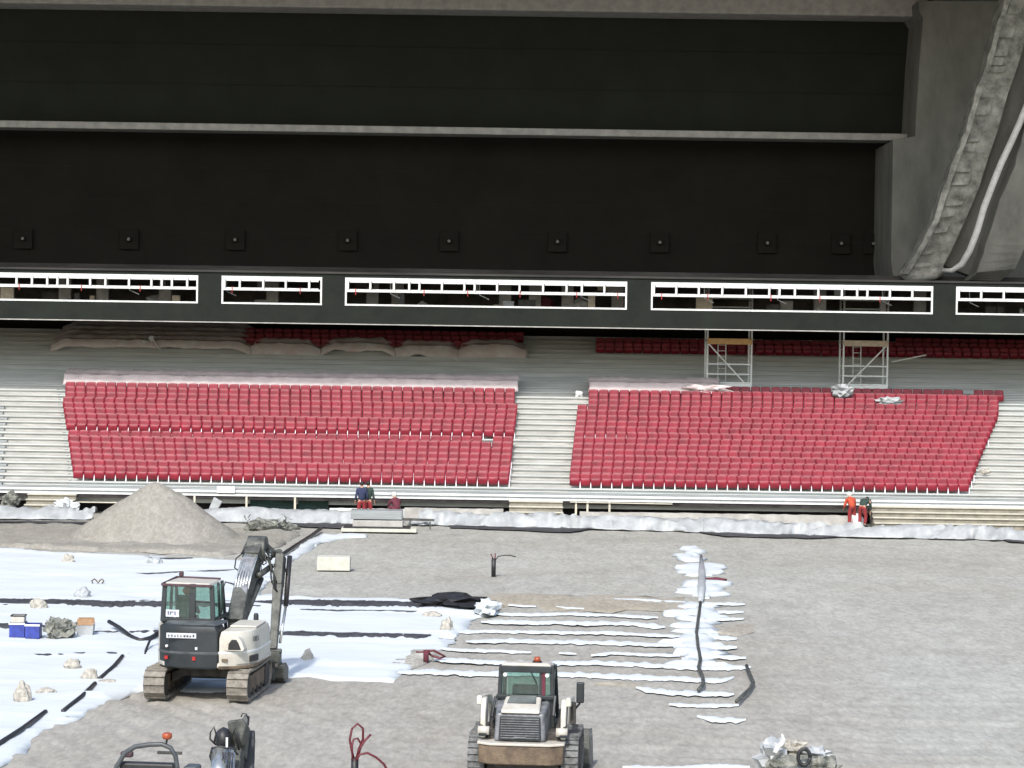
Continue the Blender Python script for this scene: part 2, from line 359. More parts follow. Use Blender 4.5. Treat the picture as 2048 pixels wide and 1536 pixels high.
# stairs with pale clean steps
def aisle(x0, x1, k0, k1, name='stair_flight', m='stair', half=True):
    mb = MB()
    for k in range(k0, k1):
        d, h = row_d(k), row_h(k)
        a, b = X(x0(k) if callable(x0) else x0, d), X(x1(k) if callable(x1) else x1, d)
        mb.box(a, b, d - 0.105, d + 0.68, h + 0.003, h + 0.025)
        mb.box(a, b, d - 0.012, d - 0.003, h - 0.21, h - 0.06)
        if half: mb.box(a + 0.02, b - 0.02, d - 0.36, d - 0.052, h - 0.21, h - 0.112)
    return sp(mb, name, m)
aisle(lambda k: 1022 + 0.9 * k, lambda k: 1140 + 0.8 * k, 0, 13, half=False)
aisle(1034, 1174, 13, 17, half=False)
aisle(lambda k: -300, lambda k: 140 - 1.6 * k, 0, 17, half=False)
aisle(lambda k: 1946 + 3.6 * k, lambda k: 2300, 0, 15, half=False)
# thin bright nosing remnants on the left landing
mb = MB()
for k in range(0, 14):
    d, h = row_d(k), row_h(k); mb.box(X(-90, d), X(8 + 3 * (k % 4), d), d - 0.33, d - 0.05, h - 0.2, h - 0.1)
sp(mb, 'half_step', 'steel')
# lower flights down to the pitch
def low_flight(x0, x1, n, top=0.86, m='cream', dep=0.33):
    mb = MB(); rs = MB(); r = top / n
    for i in range(n):
        a, b = X(x0, 106.5, 1000), X(x1, 106.5, 1000)
        h = top - r * i; y1 = 106.84 - dep * i; y0 = y1 - dep
        mb.box(a, b, y0 - 0.03, y1 - 0.003, h - 0.048, h)
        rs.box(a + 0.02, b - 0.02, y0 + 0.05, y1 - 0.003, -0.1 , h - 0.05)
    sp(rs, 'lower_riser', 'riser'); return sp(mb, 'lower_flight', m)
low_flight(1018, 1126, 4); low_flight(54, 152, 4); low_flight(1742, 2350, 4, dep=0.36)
# small pale panel on the front ledge, posts in the recess, low concrete panels
sp(MB().box(X(436, 106.8), X(472, 106.8), 106.78, 106.84, 1.0, 1.3), 'ledge_plate', 'white')
for x in (389, 493, 590, 1152, 1175, 1219):
    p = P(x, 1010, 106.9); sp(MB().box(p.x - 0.045, p.x + 0.045, 106.86, 106.95, -0.1, 0.85), 'recess_post', 'cream_m')
sp(MB().beam(P(1140, 1004, 106.8), P(1345, 1008, 106.8), 0.04), 'recess_rail', 'cream_m')
sp(MB().beam((X(150, 106.8), 106.8, 0.5), (X(330, 106.8), 106.8, 0.5), 0.05), 'recess_rail', 'cream_m')
def panel_wall(xa, xb, top, label, name='low_concrete_wall', m='panel_conc', D=106.2):
    a, b = X(xa, D), X(xb, D); n = max(4, int((b - a) / 0.25)); poly = [(a, -0.1)]
    poly += [(a + (b - a) * i / n, top + 0.03 * math.sin(i * 2.1) * (i % 3 == 0) + random.uniform(-.012, .012)) for i in range(n + 1)] + [(b, -0.1)]
    o = MB().prism(poly, D, D + 0.15, 'y').build(name, m)
    tag(o, label, 'wall')
panel_wall(812, 1010, 0.50, 'low pale concrete wall panel between the crouching worker and the central stairs')
panel_wall(1163, 1700, 0.44, 'long low grey concrete wall panel right of the central stairs')
panel_wall(662, 812, 0.44, 'short low white wall panel behind the two standing workers', m='white')

# ------------------------------------------------------------------ seats
def seat_back_mb(lo=False):
    mb = MB(); nx, nz = (6, 4) if not lo else (2, 2)
    prof = [(0.30, 0.0), (0.42, 0.03), (0.56, 0.045), (0.635, 0.052), (0.655, 0.062), (0.667, 0.095), (0.668, 0.15)] if not lo else [(0.30, 0.0), (0.60, 0.07), (0.66, 0.125)]
    W = 0.237; n = nx + 1
    for off in (0, 0.02):
        vs = []
        for z, y in prof:
            for i in range(n):
                t = i / nx * 2 - 1
                zz = z - (0.035 * t ** 4 if z > 0.55 else 0); vs.append((t * W * (0.97 if z < 0.4 else 1), y - 0.018 * t * t + off + 0.30, zz))
        mb.add(vs, [(j * n + i, j * n + i + 1, (j + 1) * n + i + 1, (j + 1) * n + i) for j in range(len(prof) - 1) for i in range(nx)])
    m0 = len(prof) * n
    a, b = 0, m0
    last = (len(prof) - 1) * n
    for i in range(nx): mb.f.append((last + i, last + i + 1, b + last + i + 1, b + last + i)); mb.f.append((i, i + 1, b + i + 1, b + i))
    for j in range(len(prof) - 1):
        mb.f.append((j * n, (j + 1) * n, b + (j + 1) * n, b + j * n)); mb.f.append((j * n + nx, (j + 1) * n + nx, b + (j + 1) * n + nx, b + j * n + nx))
    return mb
def seat_pan_mb(lo=False):
    mb = MB(); W = 0.228
    if lo: return mb.hexa([(-W, 0.2, 0.12), (W, 0.2, 0.12), (W, 0.26, 0.10), (-W, 0.26, 0.10), (-W, 0.12, 0.42), (W, 0.12, 0.42), (W, 0.22, 0.45), (-W, 0.22, 0.45)])
    n = 7; prof = [(0.10, 0.24), (0.14, 0.19), (0.28, 0.15), (0.40, 0.13), (0.44, 0.17)]
    for off in (0, 0.03):
        vs = []
        for z, y in prof:
            for i in range(n):
                t = i / (n - 1) * 2 - 1; vs.append((t * W * (0.88 if z < 0.12 else 1), y + 0.015 * t * t + off, z))
        mb.add(vs, [(j * n + i, j * n + i + 1, (j + 1) * n + i + 1, (j + 1) * n + i) for j in range(len(prof) - 1) for i in range(n - 1)])
    b = len(prof) * n; last = (len(prof) - 1) * n
    for i in range(n - 1): mb.f.append((last + i, last + i + 1, b + last + i + 1, b + last + i)); mb.f.append((i, i + 1, b + i + 1, b + i))
    for j in range(len(prof) - 1):
        mb.f.append((j * n, (j + 1) * n, b + (j + 1) * n, b + j * n)); mb.f.append((j * n + n - 1, (j + 1) * n + n - 1, b + (j + 1) * n + n - 1, b + j * n + n - 1))
    return mb
def bracket_mb():
    mb = MB(); x = 0.24
    mb.hexa([(x - .022, 0.12, 0.002), (x + .022, 0.12, 0.002), (x + .022, 0.3, 0.002), (x - .022, 0.3, 0.002), (x - .012, 0.2, 0.30), (x + .012, 0.2, 0.30), (x + .012, 0.3, 0.30), (x - .012, 0.3, 0.30)])
    return mb
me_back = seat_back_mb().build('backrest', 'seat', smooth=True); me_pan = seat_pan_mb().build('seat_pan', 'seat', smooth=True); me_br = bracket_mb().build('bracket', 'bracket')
proto = [me_back, me_pan, me_br]
first_done = False
def ordn(n):
    return f"{n}{'th' if 10 <= n % 100 <= 20 else {1: 'st', 2: 'nd', 3: 'rd'}.get(n % 10, 'th')}"
ROWW = ['front row', 'second row', 'third row', 'fourth row']
indiv = 0; stuff = MB(); stuffb = MB()
lowb, lowp = seat_back_mb(), seat_pan_mb(); brm = bracket_mb()
def add_stuff(x, y, z, yaw=0.0, br=True):
    c, s_ = math.cos(yaw), math.sin(yaw)
    for src in (lowb, lowp):
        stuff.add([(x + v[0] * c - v[1] * s_, y + v[0] * s_ + v[1] * c, z + v[2]) for v in src.v], src.f)
    if br and rowk == 8: stuffb.add([(x + v[0], y + v[1], z + v[2]) for v in brm.v], brm.f)
def left_edges(k): return (146 - 1.9 * k if k <= 12 else 128, 1021 + 1.2 * k if k <= 12 else 1030)
def right_edges(k): return (1142 + 1.1 * k if k <= 12 else 1177, min(1943 + 4.6 * k, 2000) if k < 16 else 2010)
rowk = 0
for k in range(0, 18):
    rowk = k; d, h = row_d(k), row_h(k)
    for blk in ('left', 'right'):
        if blk == 'left' and (k == 7 or k > 15): continue
        if blk == 'right' and k > 16: continue
        e = left_edges(k) if blk == 'left' else right_edges(k)
        a, b = X(e[0], d), X(e[1], d); pitch = 0.478 + 0.0021 * k; n = int(round((b - a) / pitch)); pitch = (b - a) / n
        order = list(range(n))
        if blk == 'left': order = order[::-1]
        for q, i in enumerate(order):
            x = a + pitch * (i + 0.5)
            if blk == 'right' and k == 16 and i in (n - 4,): continue
            if blk == 'left' and k == 8 and False: continue
            if blk == 'left' and k == 6 and q == 2: continue
            if k < 3 or (k == 3 and indiv < 300):
                if indiv >= 300: add_stuff(x, d, h); continue
                lab = f"red plastic stadium seat, {ordn(q + 1)} from the central stairs, {ROWW[k]} of the {blk} block"
                e_ = empty('stadium_seat', (x, d, h), 0, lab, 'seat', 'red seats in the front rows of the grandstand')
                e_.rotation_euler.z = random.uniform(-0.02, 0.02)
                for p in proto:
                    if not first_done: c = p
                    else: c = p.copy(); COL.objects.link(c)
                    c.parent = e_
                first_done = True; indiv += 1
            else: add_stuff(x, d, h, random.uniform(-0.02, 0.02))
# dark upper rows under the overhang
for k in (25, 26, 27):
    d, h = row_d(k), row_h(k)
    spans = [(1190, 2200)] if k < 27 else [(1790, 2200)]
    spans.append((470, 1048))
    for a_, b_ in spans:
        a, b = X(a_, d), X(b_, d); n = int((b - a) / 0.5)
        for i in range(n): add_stuff(a + 0.5 * (i + 0.5), d, h, 0, False)
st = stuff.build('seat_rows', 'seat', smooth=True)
tag(st, 'red plastic seats filling the upper rows of the grandstand', 'seat', 'red seats in the upper rows', 'stuff')
sb_ = stuffb.build('seat_bracket', 'bracket', st)

# plastic covers laid over seat rows
def cover(name, xa, xb, k0, k1, m, label, lift=0.68, ragged=0.0, front=0.3, seed=1, drop=0.35):
    a, b = X(xa, row_d(k0)), X(xb, row_d(k0)); nx = int((b - a) / 0.12); vs = []; prof = []
    prof.append((row_d(k0) + 0.0, row_h(k0) + front)); prof.append((row_d(k0) + 0.22, row_h(k0) + lift - 0.03))
    for k in range(k0, k1 + 1):
        prof.append((row_d(k) + 0.38, row_h(k) + lift + 0.02)); prof.append((row_d(k) + 0.8, row_h(k) + lift - 0.04))
    prof.append((row_d(k1) + 1.0, row_h(k1) + drop))
    pp = []
    for i in range(len(prof) - 1):
        for t in (0, 0.5): pp.append((prof[i][0] * (1 - t) + prof[i + 1][0] * t, prof[i][1] * (1 - t) + prof[i + 1][1] * t))
    pp.append(prof[-1])
    for j, (y, z) in enumerate(pp):
        for i in range(nx + 1):
            t = i / nx; x = a + (b - a) * t
            e = min(1, t * nx / 6, (1 - t) * nx / 6)
            zz = z + 0.06 * noise.noise(Vector((x * 1.5, y * 2, seed))) + 0.05 * noise.noise(Vector((x * 5, y * 5, seed)))
            if ragged: zz -= (1 - e) * 0.3 + (ragged * (0.5 + noise.noise(Vector((x * 0.9, seed, 0)))) if j < 2 else 0)
            vs.append((x + 0.08 * noise.noise(Vector((y * 3, z * 3, t > .5))), y + 0.06 * noise.noise(Vector((x * 2, z * 3, seed + 4))), zz))
    n = nx + 1
    fs = [(j * n + i, j * n + i + 1, (j + 1) * n + i + 1, (j + 1) * n + i) for j in range(len(pp) - 1) for i in range(nx)]
    o = MB().add(vs, fs).build(name, m, smooth=True); so = o.modifiers.new('s', 'SOLIDIFY'); so.thickness = 0.012
    tag(o, label, 'plastic sheet'); return o
cover('plastic_sheet', 126, 1036, 16, 17, 'pinkcover', 'long pinkish dust sheet over the top rows of the left seat block', front=0.22, lift=0.80)
cover('plastic_sheet', 1178, 1440, 16, 17, 'pinkcover', 'shorter pinkish dust sheet over the top left corner of the right seat block', front=0.3, lift=0.80)
cover('plastic_sheet', 98, 500, 24, 28, 'greycover', 'widest grey dust sheet under the overhang beside the left steps', ragged=0.1, seed=2)
cover('plastic_sheet', 492, 640, 24, 25, 'greycover', 'crumpled grey dust sheet hanging low beneath exposed dark red seats', lift=0.6, ragged=0.3, front=0.0, seed=3)
cover('plastic_sheet', 640, 790, 24, 25, 'greycover', 'grey dust sheet under the overhang with a rounded right end, second from the steps', ragged=0.12, seed=5)
cover('plastic_sheet', 780, 925, 24, 25, 'greycover', 'mottled pink and grey dust sheet with a blue patch under the overhang', lift=0.6, ragged=0.2, front=0.1, seed=7)
cover('plastic_sheet', 915, 1052, 24, 25, 'greycover', 'pale grey dust sheet ending beside the upper central steps', lift=0.7, ragged=0.2, front=0.05, seed=9)
def crumple(x, y, D, r, m, label, name, cat, seed=1, n=3):
    p = P(x, y, D)
    o = MB().blob((0, 0, 0), r, seed, 0.55, n, 2.4).build(name, m, smooth=False, loc=p); tag(o, label, cat)
crumple(1415, 779, row_d(16) - 0.1, (1.1, 0.35, 0.24), 'pinkcover', 'rumpled end of clear sheet lying left of the yellow plank scaffold', 'plastic_sheet', 'plastic sheet', 3)
crumple(1684, 783, row_d(15) + 0.1, (0.5, 0.4, 0.3), 'tarp', 'crumpled white plastic at the foot of the pale plank scaffold', 'plastic_bag', 'plastic bag', 4)
crumple(1781, 803, row_d(14) + 0.2, (0.6, 0.3, 0.2), 'tarp', 'flat white plastic bag lying on red seats right of the scaffolds', 'plastic_bag', 'plastic bag', 5)
crumple(1158, 789, row_d(16) + 0.2, (0.22, 0.2, 0.2), 'white', 'small white bundle at the top of the central stairs', 'plastic_bag', 'plastic bag', 6, 2)
crumple(290, 683, row_d(24) + 0.1, (0.12, 0.1, 0.1), 'white', 'small white rag on the widest grey dust sheet', 'rag', 'rag', 7, 2)
o = MB().beam(P(304, 676, 126.4), P(322, 700, 126.3), 0.14, 0.05).blob(P(303, 677, 126.4), 0.15, 3, .4).build('rag', 'white'); tag(o, 'long white scrap trailing down the widest grey dust sheet', 'rag')
o = MB().beam(P(1782, 724, 124.5), P(1852, 710, 124.9), 0.09, 0.06).build('aluminium_pole', 'alu'); tag(o, 'thin aluminium pole lying on the empty steps right of the scaffolds', 'pole')
crumple(1970, 943, row_d(3) - 0.1, (0.25, 0.15, 0.12), 'heap', 'small brown rubble lump at the right end of the seat rows', 'rubble_lump', 'rubble', 12, 2)

# ------------------------------------------------------------------ gallery box above the terrace
FD = 117.5
gal = empty('spectator_gallery', (0, FD, 8.7), 0, 'long dark gallery box with white framed ribbon windows under the upper tier', 'gallery')
def gp(mb, name, m, bevel=0, parent=None):
    o = mb.build(name, m, parent or gal, bevel)
    if not parent: o.location = (0, -FD, -8.7)
    return o
def hy(y, D=FD): return P(1024, y, D).z
zb, zwb, zwt, zt = hy(652), hy(616), hy(560), hy(553)
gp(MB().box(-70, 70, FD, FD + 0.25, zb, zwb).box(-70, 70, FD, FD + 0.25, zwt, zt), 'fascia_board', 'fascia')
gp(MB().box(-70, 70, FD - 0.04, FD + 0.26, zb - 0.05, zb - 0.002), 'bottom_trim', 'panel_conc')
WIN = [(-420, 396), (443, 644), (690, 1254), (1302, 1866), (1912, 2500)]
prev = -70.0; mb = MB()
xs = []
for a, b in WIN:
    xa, xb = P(a, 590, FD).x, P(b, 590, FD).x; xs.append((xa, xb))
    if xa > prev: gp(MB().box(prev, xa, FD + 0.001, FD + 0.249, zwb + 0.001, zwt - 0.001), 'pier_panel', 'fascia')
    prev = xb
gp(MB().box(prev, 70, FD + 0.001, FD + 0.249, zwb + 0.001, zwt - 0.001), 'pier_panel', 'fascia')
for (xa, xb) in xs:
    xa, xb = max(xa, -34), min(xb, 34)
    f = MB(); t = 0.085; TT = 0.16; y0, y1 = FD - 0.03, FD + 0.12
    f.box(xa, xb, y0, y1, zwb, zwb + t); f.box(xa, xa + t, y0 + .002, y1 - .002, zwb + t, zwt - TT); f.box(xb - t, xb, y0 + .002, y1 - .002, zwb + t, zwt - TT)
    f.box(xa, xb, y0, y1, zwt - TT, zwt); zl = zwt - 0.72
    f.box(xa + t, xb - t, y0, y1, zl + 0.02, zl + 0.10)
    x = xa + t; zt2 = zwt - TT
    rr = random.Random(int(xa * 10))
    while x < xb - t - 0.4:
        wd = rr.choice([1.1, 1.1, 0.5, 1.15, 0.75]); 
        f.box(x, min(x + 0.1, xb - t), y0 + .002, y1 - .002, zl + 0.10, zt2)
        f.box(x + 0.13, min(x + wd, xb - t), y0 + .004, y1 - .03, zl + 0.10, zl + 0.16)
        f.box(x + 0.13, min(x + wd, xb - t), y0 + .004, y1 - .03, zt2 - 0.08, zt2)
        x += wd
    wf = gp(f, 'window_frame', 'white')
    x = xa + 0.5
    while x < xb - t:
        if rr.random() < 0.8: gp(MB().box(x, x + 0.04, FD - 0.06, FD - 0.032, zl - 0.12, zl + 0.2), 'red_latch', 'redlamp', parent=wf)
        x += rr.uniform(2.0, 3.6)
# gallery roof ledge, floor and interior
gp(MB().box(-70, 70, 121.5, 131, hy(562, 121.5), hy(540, 121.5)), 'roof_ledge', 'ledge')
gp(MB().box(-70, 70, FD - 0.08, 121.49, zt + 0.002, zt + 0.1), 'roof_slab', 'ledge')
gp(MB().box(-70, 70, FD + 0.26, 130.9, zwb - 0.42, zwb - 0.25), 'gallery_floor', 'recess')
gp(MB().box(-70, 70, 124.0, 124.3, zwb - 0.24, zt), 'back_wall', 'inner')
mb = MB()
for x in (130, 205, 330, 545, 745, 795, 1010, 1135, 1235, 1640, 1840, 1010 + 60):
    p = P(x, 600, 121); mb.box(p.x - 0.3, p.x + 0.3, 120.9, 121.3, zwb - 0.24, zt - 0.01)
    gp(mb, 'inner_column', 'panel_conc'); mb = MB()
rr = random.Random(21)
for i in range(46):
    x0_ = rr.uniform(-26, 26); w_ = rr.uniform(0.1, 0.9); h_ = rr.uniform(0.2, 0.95); d_ = rr.uniform(119.2, 121.5); up_ = rr.random() < 0.35
    z0_ = zt - 0.3 - h_ * 0.6 if up_ else zwb - 0.24
    gp(MB().box(x0_, x0_ + w_, d_, d_ + 0.2, z0_, z0_ + h_), 'stored_panel', rr.choice(['inner', 'panel_conc', 'steel', 'recess', 'charcoal2', 'paleplank']))
for x_ in (-19, -14.2, -6.1, -1.7, 3.3, 9.4, 13.0, 18.2, 22.5):
    gp(MB().tube([(x_, 118.6, zt - 0.02), (x_ + 0.05, 118.6, zwt - 0.75), (x_ + 0.5, 118.7, zwt - 0.95)], 0.025, 6), 'hanging_cable', 'white')
# clutter inside
for (x, y, s, m, l, nm) in ((905 - 60, 598, 0.3, 'white', 'pale bundle seen through the third gallery window', 'bundle'), (1160, 602, 0.45, 'white', 'white sack seen through the right end of the third gallery window', 'sack'),
                        (310, 585, 0.4, 'tarp', 'pale sack seen through the first gallery window', 'sack'), (1085, 604, 0.5, 'maroon', 'reddish bundle on the floor inside the third gallery window', 'bundle')):
    p = P(x, y, 121.5); fz = zwb - 0.25
    o = MB().blob((p.x, p.y, fz + s * 0.8), (s * 1.1, s, s), 3 + x % 7, 0.4).build(nm, m); tag(o, l, 'sack' if nm == 'sack' else 'bundle')

# upper tier: beams, dark cladding, pier
up = empty('upper_tier', (0, 120, 23), 0, 'massive concrete upper tier with dark recessed panels and a raking pier on the right', 'grandstand tier')
def upp(mb, name, m, bevel=0, smooth=False):
    o = mb.build(name, m, up, bevel, smooth); o.location = (0, -120, -23); return o
TD = 115.0
upp(MB().box(-90, 90, 104, 134, 26.9, 28.6), 'shade_slab', 'conc', 0.06)  # unseen slab above the view, extended forward to shade pier and cladding
upp(MB().box(-90, X(1842, 127), 127.0, 129.4, hy(21, 127), 26.89), 'upper_beam', 'panel_conc', 0.12)
upp(MB().box(-90, X(1842, 128), 127.6, 129.4, hy(271, 128), hy(257, 128)), 'middle_beam', 'panel_conc', 0.04)
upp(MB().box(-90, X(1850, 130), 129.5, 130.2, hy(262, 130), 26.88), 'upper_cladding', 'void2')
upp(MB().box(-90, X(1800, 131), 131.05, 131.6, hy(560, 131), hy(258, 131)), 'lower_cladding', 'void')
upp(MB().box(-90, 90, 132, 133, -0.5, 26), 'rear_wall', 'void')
# seams in cladding
mb = MB()
for y in (100, 180): mb.box(-40, X(1850, 130), 129.465, 129.49, hy(y, 130), hy(y, 130) + 0.03)
for y in (345, 410, 475): mb.box(-40, X(1800, 131), 131.02, 131.045, hy(y, 131), hy(y, 131) + 0.03)
upp(mb, 'cladding_seam', 'fascia')
# pier: side wall + raking beams
def poly3(pts, D): return [P(x, y, D) for x, y in pts]
def slab_px(pts, D0, D1, name, m, bevel=0.05, D1s=None):
    a = [P(x, y, D0) for x, y in pts]; b = [Vector((p.x, D1, p.z)) for p in a]; n = len(a)
    mb = MB().add(a + b, [tuple(range(n)), tuple(range(2 * n - 1, n - 1, -1))] + [(i, (i + 1) % n, n + (i + 1) % n, n + i) for i in range(n)])
    return upp(mb, name, m, bevel)
slab_px([(1838, 24), (1846, 36), (1838, 130), (1830, 272), (1786, 280), (1782, 520), (1786, 552), (1812, 566), (2250, 566), (2250, 1), (1836, 1)], 125.0, 132, 'pier_wall', 'conc', 0.05)
# raking beam, nearer than the wall, leaning to the upper right (a chain of cast blocks)
beamA = [(1812, 540), (1800, 556), (1822, 562), (1850, 560), (1870, 552), (1884, 536)]
rl = [(1806, 548), (1836, 500), (1868, 440), (1888, 375), (1908, 320), (1930, 262), (1950, 190), (1972, 130), (1990, 60), (2010, 0), (2025, -50)]
rr_ = [(1880, 545), (1908, 490), (1935, 430), (1958, 375), (1975, 320), (1995, 262), (2015, 190), (2036, 130), (2056, 60), (2078, 0), (2098, -50)]
def strip_px(l, r, D0, D1, thick, name, m, bevel=0.05, jag=0):
    D0 -= 2.4; D1 -= 2.4
    obs = []
    n = len(l); vs = []
    for i in range(n):
        t = i / (n - 1); D = D0 * (1 - t) + D1 * t
        a, b = P(*l[i], D), P(*r[i], D)
        if jag: a.x += random.uniform(-jag, jag)
        vs += [a, b, Vector((b.x, b.y + thick, b.z)), Vector((a.x, a.y + thick, a.z))]
    fs = [(3, 2, 1, 0), tuple((n - 1) * 4 + k for k in range(4))]
    for i in range(n - 1):
        for k in range(4): fs.append((i * 4 + k, i * 4 + (k + 1) % 4, (i + 1) * 4 + (k + 1) % 4, (i + 1) * 4 + k))
    return upp(MB().add(vs, fs), name, m, bevel)
def refine(l, k=4):
    o = []
    for i in range(len(l) - 1):
        for j in range(k): t = j / k; o.append((l[i][0] * (1 - t) + l[i + 1][0] * t, l[i][1] * (1 - t) + l[i + 1][1] * t))
    o.append(l[-1]); return o
strip_px(refine(rl), refine(rr_), 123.2, 117.5, 1.6, 'raking_beam', 'conc_rough', 0.0, jag=0.06)
# cast blocks proud of the left edge strip (seams between pours)
tt = 0.0
while tt < 0.98:
    t0 = tt; tt += random.uniform(0.02, 0.085); t1 = min(1, tt - 0.003)
    def at(l, t):
        f = t * (len(l) - 1); j = min(int(f), len(l) - 2); g = f - j; return (l[j][0] * (1 - g) + l[j + 1][0] * g, l[j][1] * (1 - g) + l[j + 1][1] * g)
    a0, b0, a1, b1 = at(rl, t0), at(rr_, t0), at(rl, t1), at(rr_, t1)
    lerp = lambda p, q, s: (p[0] * (1 - s) + q[0] * s, p[1] * (1 - s) + q[1] * s)
    s0, s1 = 0.16 + random.uniform(-.02, .02), 0.7 + random.uniform(-.2, .06)
    D = 120.8 - 5.7 * t0; pr_ = random.uniform(0.04, 0.3)
    pts = [lerp(a0, b0, s0), lerp(a0, b0, s1), lerp(a1, b1, s1), lerp(a1, b1, s0)]
    q = [P(x, y, D - pr_) for x, y in pts] + [P(x, y, D + 0.3) for x, y in pts]
    upp(MB().hexa(q), 'cast_block', 'conc_rough', 0.03)
strip_px(refine(rl), refine([(a[0] + 11, a[1]) for a in rl]), 122.75, 117.05, 0.5, 'edge_strip', 'conc_rough', 0, jag=0.05)
upp(MB().tube([P(x, y, D) for x, y, D in ((1806, 541, 121.0), (1815, 550, 120.9), (1840, 552, 120.9), (1868, 547, 120.9), (1884, 537, 121.0))], 0.32, 10), 'beam_foot', 'conc_rough', 0, True)
rl2 = [(1938, 560), (1955, 545), (1978, 470), (2000, 400), (2030, 330), (2052, 250), (2080, 170), (2110, 60), (2140, -40)]
rr2 = [(2000, 562), (2030, 538), (2052, 490), (2075, 430), (2100, 360), (2130, 280), (2160, 180), (2190, 60), (2220, -40)]
strip_px(refine(rl2), refine(rr2), 122.4, 116.5, 1.8, 'raking_beam', 'conc', 0.0, jag=0.03)
# concrete web between the two beams
strip_px(refine([(1884, 530), (1935, 430), (1975, 320), (2015, 190), (2056, 60), (2098, -50)]), refine([(1950, 556), (1985, 460), (2030, 340), (2070, 215), (2110, 80), (2140, -50)]), 123.8, 118.3, 1.0, 'beam_web', 'conc')
upp(MB().tube([P(x, y, D) for x, y, D in ((1886, 541, 120.2), (1905, 541, 119.8), (1924, 528, 119.4), (1940, 500, 119), (1955, 460, 118.6), (1968, 415, 118.2), (1985, 370, 117.8), (2003, 325, 117.4), (2022, 285, 117), (2040, 245, 116.6), (2062, 190, 116.2), (2100, 90, 115.6))], [0.10, 0.13, 0.16, 0.17, 0.17, 0.17, 0.17, 0.17, 0.17, 0.17, 0.17, 0.17], 10), 'drain_pipe', 'pipe', 0, True)
# small floodlights along the lower cladding
lamps = [45, 257, 470, 695, 898, 1115, 1320, 1535, 1683, 1747]
names = ['leftmost', '2nd from the left', '3rd from the left', '4th from the left', '5th from the left', '6th from the left', '4th from the right', '3rd from the right', '2nd from the right', 'rightmost']
for i, x in enumerate(lamps):
    y = 482 + (x - 900) * 0.006; p = P(x, y, 130.6)
    e_ = empty('wall_light', p, 0, f'small unlit square wall light on the dark cladding, {names[i]}', 'light', 'square wall lights in a row on the dark cladding')
    MB().box(-0.5, 0.5, 0.2, 0.32, -0.55, 0.55).box(-0.12, 0.12, 0.0, 0.2, -0.12, 0.12).build('housing', 'void', e_, 0.02)
    MB().cyl((0, -0.03, 0), (0, 0, 0), 0.085, 12).build('lens', 'conc', e_)

# ------------------------------------------------------------------ scaffold towers
def scaffold(xl, xr, ytop, label, plank, diag):
    k = 18; D0 = row_d(18) + 0.1; base = row_h(17)
    pl, pr = P(xl, 770, D0), P(xr, 770, D0); W = pr.x - pl.x
    r_ = empty('scaffold_tower', (pl.x, D0, base), 0, label, 'scaffold')
    top = P(1024, 560, D0).z - base; dp = 1.4
    for x in (0, W):
        for y in (0, dp):
            MB().cyl((x, y, -0.02 if y == 0 else row_h(19) - base), (x, y, top + 0.1), 0.05, 8).build('upright', 'alu', r_)
    pz = P(1024, 676, D0).z - base
    hz = [P(1024, y, D0).z - base for y in (759, 742, 722)] + [P(1024, y, D0).z - base for y in (608, 590)]
    for z in hz:
        MB().cyl((0, -0.03, z), (W, -0.03, z), 0.042, 8).build('rail', 'alu', r_)
        MB().cyl((0, dp, z), (W, dp, z), 0.03, 8).build('rail', 'alu', r_)
    mb = MB()
    for z in [top * i / 12 for i in range(1, 13)]:
        for x in (0, W): mb.cyl((x, 0, z), (x, dp, z), 0.02, 6)
    mb.build('end_rung', 'alu', r_)
    MB().box(-0.03, W + 0.03, -0.07, dp, pz - 0.02, pz + 0.03).box(-0.02, W + 0.02, -0.11, -0.075, pz - 0.16, pz + 0.14).build('plank', plank, r_, 0.01)
    MB().box(-0.02, W + 0.02, -0.10, -0.06, hz[0] - 0.2, hz[0] - 0.04).box(0, W, 0, 0.5, hz[0] - 0.22, hz[0] - 0.2).build('base_board', 'alu', r_)
    a, b = ((0.05, pz - 0.15), (W - 0.25, hz[0] - 0.1)) if diag else ((W - 0.1, pz - 0.15), (0.15, hz[0] - 0.1))
    MB().cyl((a[0], -0.08, a[1]), (b[0], -0.08, b[1]), 0.038, 8).build('brace', 'alu', r_)
    lx = W * 0.36; mb = MB()
    for x in (lx - 0.2, lx + 0.2): mb.cyl((x, 0.7, 0.2), (x, 0.9, pz - 0.05), 0.025, 6)
    z = 0.4
    while z < pz: mb.cyl((lx - 0.2, 0.7 + 0.2 * z / pz, z), (lx + 0.2, 0.7 + 0.2 * z / pz, z), 0.016, 6); z += 0.3
    mb.build('ladder', 'alu', r_)
scaffold(1414, 1502, 665, 'aluminium scaffold tower with a bright yellow wooden plank', 'wood', True)
scaffold(1686, 1774, 670, 'aluminium scaffold tower with a pale weathered plank', 'paleplank', False)

